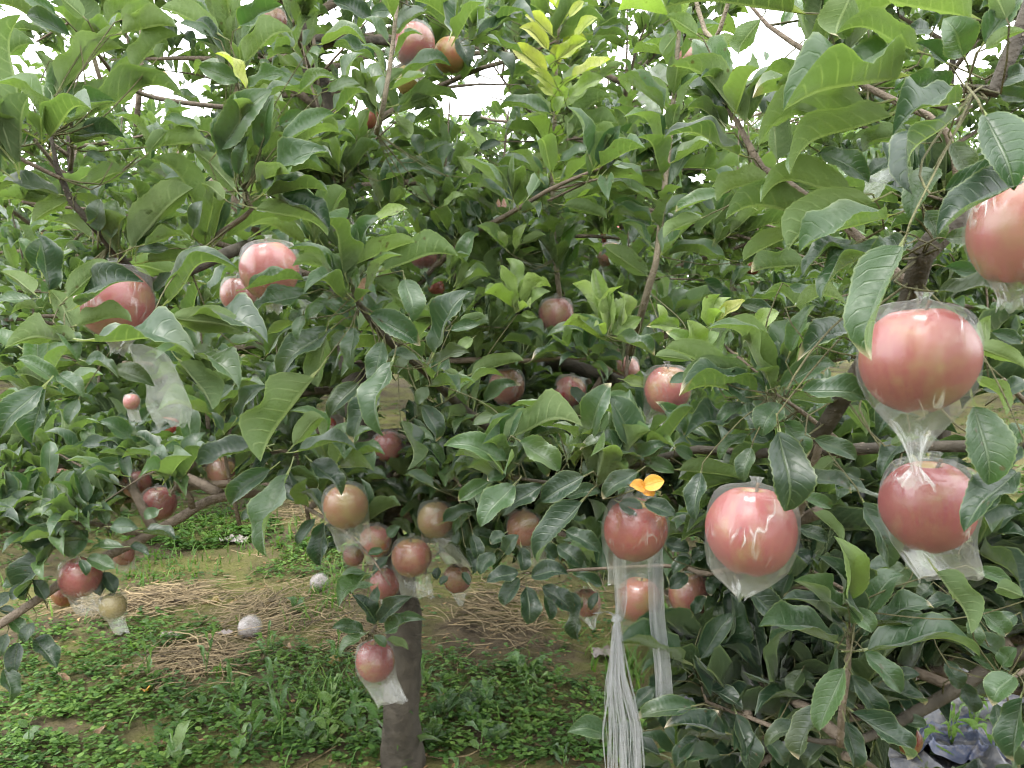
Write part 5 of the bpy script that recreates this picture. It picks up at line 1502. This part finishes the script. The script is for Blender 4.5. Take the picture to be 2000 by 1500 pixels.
# straw
V, Q, T = [], [], []
for i in range(3000):
    a, b, c, d_ = STRAW[i % len(STRAW)] if i < 2500 else (rg.uniform(-1, 1), rg.uniform(1.6, 4.5), .5, .3)
    x, y = rg.gauss(a, c * .45), rg.gauss(b, d_ * .45)
    if on_sheet(x, y): continue
    z = ground_z(x, y) + abs(rg.gauss(.004, .016)) * (1 if i < 2500 else .3)
    ln = rg.uniform(.03, .19); az = rg.gauss(.25 + region_noise(a, b, 1.7) * 2.4 + region_noise(x, y, 2.2, 6) * 1.3, .85)
    dz = rg.gauss(0, .07) * ln; wd = rg.uniform(.0008, .0022); bow = rg.gauss(0, .13) * ln
    dx, dy = math.cos(az), math.sin(az)
    o_ = len(V)
    for m_ in range(4):
        f = m_ / 3 - .5
        bx = x + dx * ln * f - dy * bow * (f * f * 4); by = y + dy * ln * f + dx * bow * (f * f * 4); bz = max(z + dz * f, ground_z(x, y) + .002)
        V += [(bx - dy * wd, by + dx * wd, bz), (bx + dy * wd, by - dx * wd, bz), (bx, by, bz + wd * 1.3)]
    for m_ in range(3):
        p_ = o_ + 3 * m_
        Q += [(p_, p_ + 3, p_ + 5, p_ + 2), (p_ + 2, p_ + 5, p_ + 4, p_ + 1)]
    T += [min(1, max(0, rg.gauss(.55, .28)))] * 12
tag(obj('straw', np_mesh('straw', V, Q, M_STRAW, attrs={'tint': T})), 'dry yellow straw lying in tangled heaps', 'straw', kind='stuff')

# dark twiggy litter crumbs
V, Q = [], []
for i in range(2600):
    y = rg.uniform(1.5, 4.5); x = rg.uniform(-.75, .75) * y
    if on_sheet(x, y): continue
    z = ground_z(x, y) + .003; r = rg.uniform(.004, .014); az = rg.uniform(0, 6.28)
    o_ = len(V)
    for dx, dy in ((1, 0), (.1, .45), (-1, .05), (-.1, -.4)):
        X, Y = dx * r, dy * r
        V.append((x + X * math.cos(az) - Y * math.sin(az), y + X * math.sin(az) + Y * math.cos(az), z + rg.uniform(0, .006)))
    Q.append((o_, o_ + 1, o_ + 2, o_ + 3))
tag(obj('leaf_litter', np_mesh('leaf_litter', V, Q, M_LITTER)), 'brown crumbs of dead leaves on the soil', 'leaf litter', kind='stuff')


# weeds one can tell apart
WL = {'broad': leaf_shape(6, 2, .14, .5, .05, .2, 0, 1, .35), 'long': leaf_shape(7, 2, .2, .5, .08, .3, 0, 2, .1), 'round': leaf_shape(5, 2, .06, .3, .03, .1, 0, 3, .5)}
WME = {}
for nm, (V_, Q_, UV_) in WL.items():
    WME[nm] = np_mesh('weed_leaf', V_, Q_, M_LEAF if nm == 'x' else M_NEW, uv=UV_[Q_.ravel()])
M_WEED = leaf_material('weed_leaf', [(0, (.038, .09, .028)), (.6, (.08, .175, .042)), (1, (.16, .26, .06))], [(0, (.07, .13, .05)), (1, (.16, .25, .08))], .7, False, .32, rough=.5)
for m_ in WME.values():
    m_.materials.clear(); m_.materials.append(M_WEED)


def weed(px, py, kind, h, n_, size, tint, label, ratio=.5, seed=0):
    r = random.Random(seed * 7 + int(px))
    g = on_ground(px, py)
    z = ground_z(g.x, g.y)
    root = tag(empty('weed', (g.x, g.y, z - .004)), label, 'weed', 'weeds under the trees')
    sp = [Vector((0, 0, -.01))]
    d = Vector((r.uniform(-.15, .15), r.uniform(-.15, .15), 1)).normalized()
    for i in range(5):
        d = (d + Vector((r.uniform(-.12, .12), r.uniform(-.12, .12), .1))).normalized()
        sp.append(sp[-1] + d * h / 5)
    v, q = tube_arrays(sp, [.0022, .002, .0018, .0015, .0012, .0008], 5)
    st = obj('stem', np_mesh('stem', v, q, M_GREEN, attrs={'tint': [.5] * len(v)}), root)
    for i in range(n_):
        f = (i + .5) / n_
        if kind == 'long' and h < .06: f *= .3
        k2 = f * 4.99; p = sp[int(k2)].lerp(sp[int(k2) + 1], k2 - int(k2))
        az = i * 2.4 + r.uniform(-.4, .4)
        el = r.uniform(.1, .75) + .5 * f
        dv = Vector((math.cos(az) * math.cos(el), math.sin(az) * math.cos(el), math.sin(el)))
        L = size * r.uniform(.6, 1.15) * (1 - .35 * f)
        nr = Vector((0, 0, 1)) - dv * dv.z
        nr = (nr.normalized() + Vector((r.uniform(-.4, .4), r.uniform(-.5, .2), 0))).normalized()
        nr = (nr - dv * nr.dot(dv)).normalized()
        xx = dv.cross(nr) * L * ratio; yy = dv * L; zz = nr * L
        p = p + dv * L * .2
        o = bpy.data.objects.new('leaf', WME[kind]); COL.objects.link(o); o.parent = root
        o.matrix_basis = Matrix(((xx.x, yy.x, zz.x, p.x), (xx.y, yy.y, zz.y, p.y), (xx.z, yy.z, zz.z, p.z), (0, 0, 0, 1)))
        o.color = (min(1, max(0, tint + r.uniform(-.2, .2))), 0, 0, 1)


SPECIAL = [
    (1030, 1318, 'long', .05, 8, .085, .75, 'pale green lettuce-like weed left of the hanging strips', .32), (1085, 1332, 'long', .05, 6, .06, .95, 'bright upright weed beside the lettuce-like one', .3),
    (640, 1470, 'broad', .19, 14, .045, 1.0, 'yellowish young sapling weed left of the trunk base', .62), (770, 1500, 'long', .13, 7, .14, .6, 'arching grassy weed in front of the trunk base', .12),
    (345, 1500, 'broad', .07, 5, .08, .7, 'single broad-leaved weed at the bottom edge left of centre', .5), (555, 1440, 'long', .22, 9, .11, .4, 'tall weed with lance-shaped leaves left of the trunk', .22),
    (470, 1420, 'long', .16, 8, .09, .45, 'lance-leaved weed beside the taller one', .22), (290, 1330, 'long', .14, 7, .07, .6, 'thin upright weed at the edge of the clover patch', .15),
    (400, 1320, 'long', .15, 6, .08, .6, 'thin upright weed by the dark straw heap', .12), (840, 1350, 'long', .11, 8, .07, .6, 'upright weed just right of the trunk', .25),
    (870, 1400, 'round', .08, 16, .055, .15, 'dark nettle-like weed clump right of the trunk', .8), (930, 1385, 'round', .07, 14, .05, .2, 'nettle-like weed beyond the clump right of the trunk', .8),
    (850, 1460, 'round', .06, 12, .045, .25, 'low round-leaved weed at the right foot of the trunk', .85), (700, 1460, 'broad', .15, 12, .05, .3, 'dark leafy weed at the left foot of the trunk', .55),
    (660, 1300, 'long', .12, 8, .07, .55, 'upright weed behind the lowest red apple', .2), (520, 1290, 'long', .12, 7, .06, .7, 'small weed in front of the fallen wrapped apple', .2),
    (590, 1470, 'round', .08, 10, .05, .3, 'round-leaved weed below the yellowish sapling', .75), (1330, 1440, 'round', .07, 10, .05, .25, 'round-leaved weed right of the shredded strip', .8),
]
for i, s_ in enumerate(SPECIAL):
    weed(*s_[:8], ratio=s_[8], seed=i)
for i in range(36):
    px_, py_ = rg.uniform(330, 1180), rg.uniform(1330, 1520)
    if i > 24: px_, py_ = rg.uniform(0, 1150), rg.uniform(1180, 1500)
    kd = rg.choice(['long', 'long', 'broad', 'round'])
    weed(px_, py_, kd, rg.uniform(.03, .11), rg.randint(5, 9), rg.uniform(.03, .06), rg.uniform(.1, .8), 'small green weed in the weedy ground below the trees', {'long': .2, 'broad': .5, 'round': .8}[kd], seed=50 + i)
for i, (px_, py_) in enumerate([(1850, 1470), (1900, 1440), (1780, 1500), (1940, 1490), (1880, 1400)]):
    weed(px_, py_, 'long', .09, 9, .10, .85, 'bright grassy weed growing beside the dark sheet in the lower right corner', .1, seed=90 + i)

# fallen fruit in paper-white wraps, small fallen fruit, leaves, scraps
k_ = NT('white_wrap'); _g = k_.n('ShaderNodeTexCoord'); _n = k_.noise(_g.outputs['Object'], 3, 5, .7, 1.0)
M_WRAP = k_.done(k_.principled(k_.mix(k_.mr(_n, .45, .65), (.30, .26, .245), (.24, .17, .155)), .35, .5, k_.bump(_n, .4, .01)))


def wrapped(px, py, wd, label):
    c = on_ground(px, py)
    d = (c - CAM).dot(FWD)
    R = wd * d / FPX / 2
    root = tag(empty('fallen_apple', (c.x, c.y, ground_z(c.x, c.y) + R * .75)), label, 'fallen apple', 'wrapped apples fallen on the ground')
    f = obj('fruit', FRUIT_LO[0].copy(), root); f.data.materials.clear(); f.data.materials.append(M_WRAP); f.scale = (R, R, R); f.rotation_euler = (.8, .3, 0)
    b = obj('plastic_bag', bag_shape('tight', 1.2, .2, int(px), 28, False), root); b.scale = (R * 1.03,) * 3; b.rotation_euler = (.9, .5, 1)


wrapped(623, 1152, 34, 'white wrapped apple fallen on bare soil left of the trunk')
wrapped(487, 1238, 42, 'white wrapped apple fallen in the straw heap')


def small_fruit(px, py, wd, label):
    c = on_ground(px, py); d = (c - CAM).dot(FWD); R = wd * d / FPX / 2
    root = tag(empty('fallen_fruit', (c.x, c.y, ground_z(c.x, c.y) + R * .7)), label, 'fallen fruit', 'small fruit fallen on the ground')
    f = obj('fruit', FRUIT_LO[1], root); f.scale = (R, R, R); f.color = (.5, .42, .12, .1); f.rotation_euler = (1, .4, 0)


small_fruit(422, 1172, 15, 'tiny yellow windfall behind the straw heap'); small_fruit(520, 1182, 13, 'tiny tan windfall in the straw beyond the wrapped apple')
small_fruit(652, 1300, 22, 'yellow windfall left of the lowest red apple'); small_fruit(870, 1372, 18, 'brownish windfall among nettles right of the trunk'); small_fruit(240, 1318, 14, 'small windfall at the rim of the clover patch')


def ground_leaf(px, py, ln, mat, label, on=0.0, grp='dead leaves on the ground'):
    r = random.Random(int(px * 3 + py))
    c = on_ground(px, py)
    z = (cloth_height(c.x, c.y, 1.0) if on else ground_z(c.x, c.y)) + .012
    V_, Q_, UV_ = HERO[r.randrange(12)]
    o = obj('fallen_leaf', hero_mesh(r.randrange(12), mat))
    a = r.uniform(0, 6.28)
    o.location = (c.x, c.y, z); o.rotation_euler = (r.uniform(-.3, .5), r.uniform(-.4, .4), a); o.scale = (ln * .55, ln, ln)
    o.color = (r.random(), 0, 0, 1)
    tag(o, label, 'fallen leaf', grp)


for px_, py_, lb in [(290, 1345, 'orange dead leaf on soil left of the weeds'), (305, 1452, 'rusty dead leaf in the middle of the weeds'), (185, 1448, 'brown dead leaf on bare soil lower left'), (130, 1340, 'tan dead leaf at the clover edge'),
                     (935, 1372, 'brown dead leaf right of the nettle clump'), (1062, 1345, 'brown dead leaf under the lettuce-like weed'), (560, 1275, 'brown dead leaf on the straw')]:
    ground_leaf(px_, py_, .05, 'o' if 'orange' in lb else 'r', lb)
for px_, py_, lb in [(1400, 1352, 'large tan dead leaf on the dark sheet under the right tree'), (1630, 1250, 'tan dead leaf at the far edge of the dark sheet'), (1850, 1330, 'brown dead leaf behind the low right branch'), (1440, 1330, 'curled tan leaf near the large tan one on the dark sheet'),
                     (1560, 1300, 'pale dead leaf behind the low leaf cluster')]:
    ground_leaf(px_, py_, .085, 'r', lb, 1.0)


def scrap(px, py, wd, label):
    c = on_ground(px, py)
    d = (c - CAM).dot(FWD); R = wd * d / FPX / 2
    s = px * .01

    def fn(u, v):
        x, y = (u - .5) * 2 * R, (v - .5) * 1.3 * R
        return (c.x + x + .2 * R * noise.noise(Vector((v * 3, s, 0))), c.y - y, ground_z(c.x, c.y) + .01 + R * .55 * abs(noise.noise(Vector((u * 3 + s, v * 3, 1)))) + .3 * R * abs(noise.noise(Vector((u * 8 + s, v * 8, 1)))))
    tag(obj('plastic_scrap', sheet('plastic_scrap', 18, 18, fn, M_WRAP)), label, 'plastic scrap', 'pale scraps on the ground')


scrap(1185, 1282, 60, 'crumpled white scrap on the soil beside the knotted strip'); scrap(338, 1248, 40, 'crumpled white scrap on dark straw left of centre'); scrap(440, 1240, 26, 'small white scrap left of the wrapped apple in the straw')
scrap(460, 1060, 46, 'flat white scrap far off on the bare soil under the left limb')

print('objects', len(bpy.data.objects), 'tris', sum(len(m.polygons) * 2 for m in bpy.data.meshes))
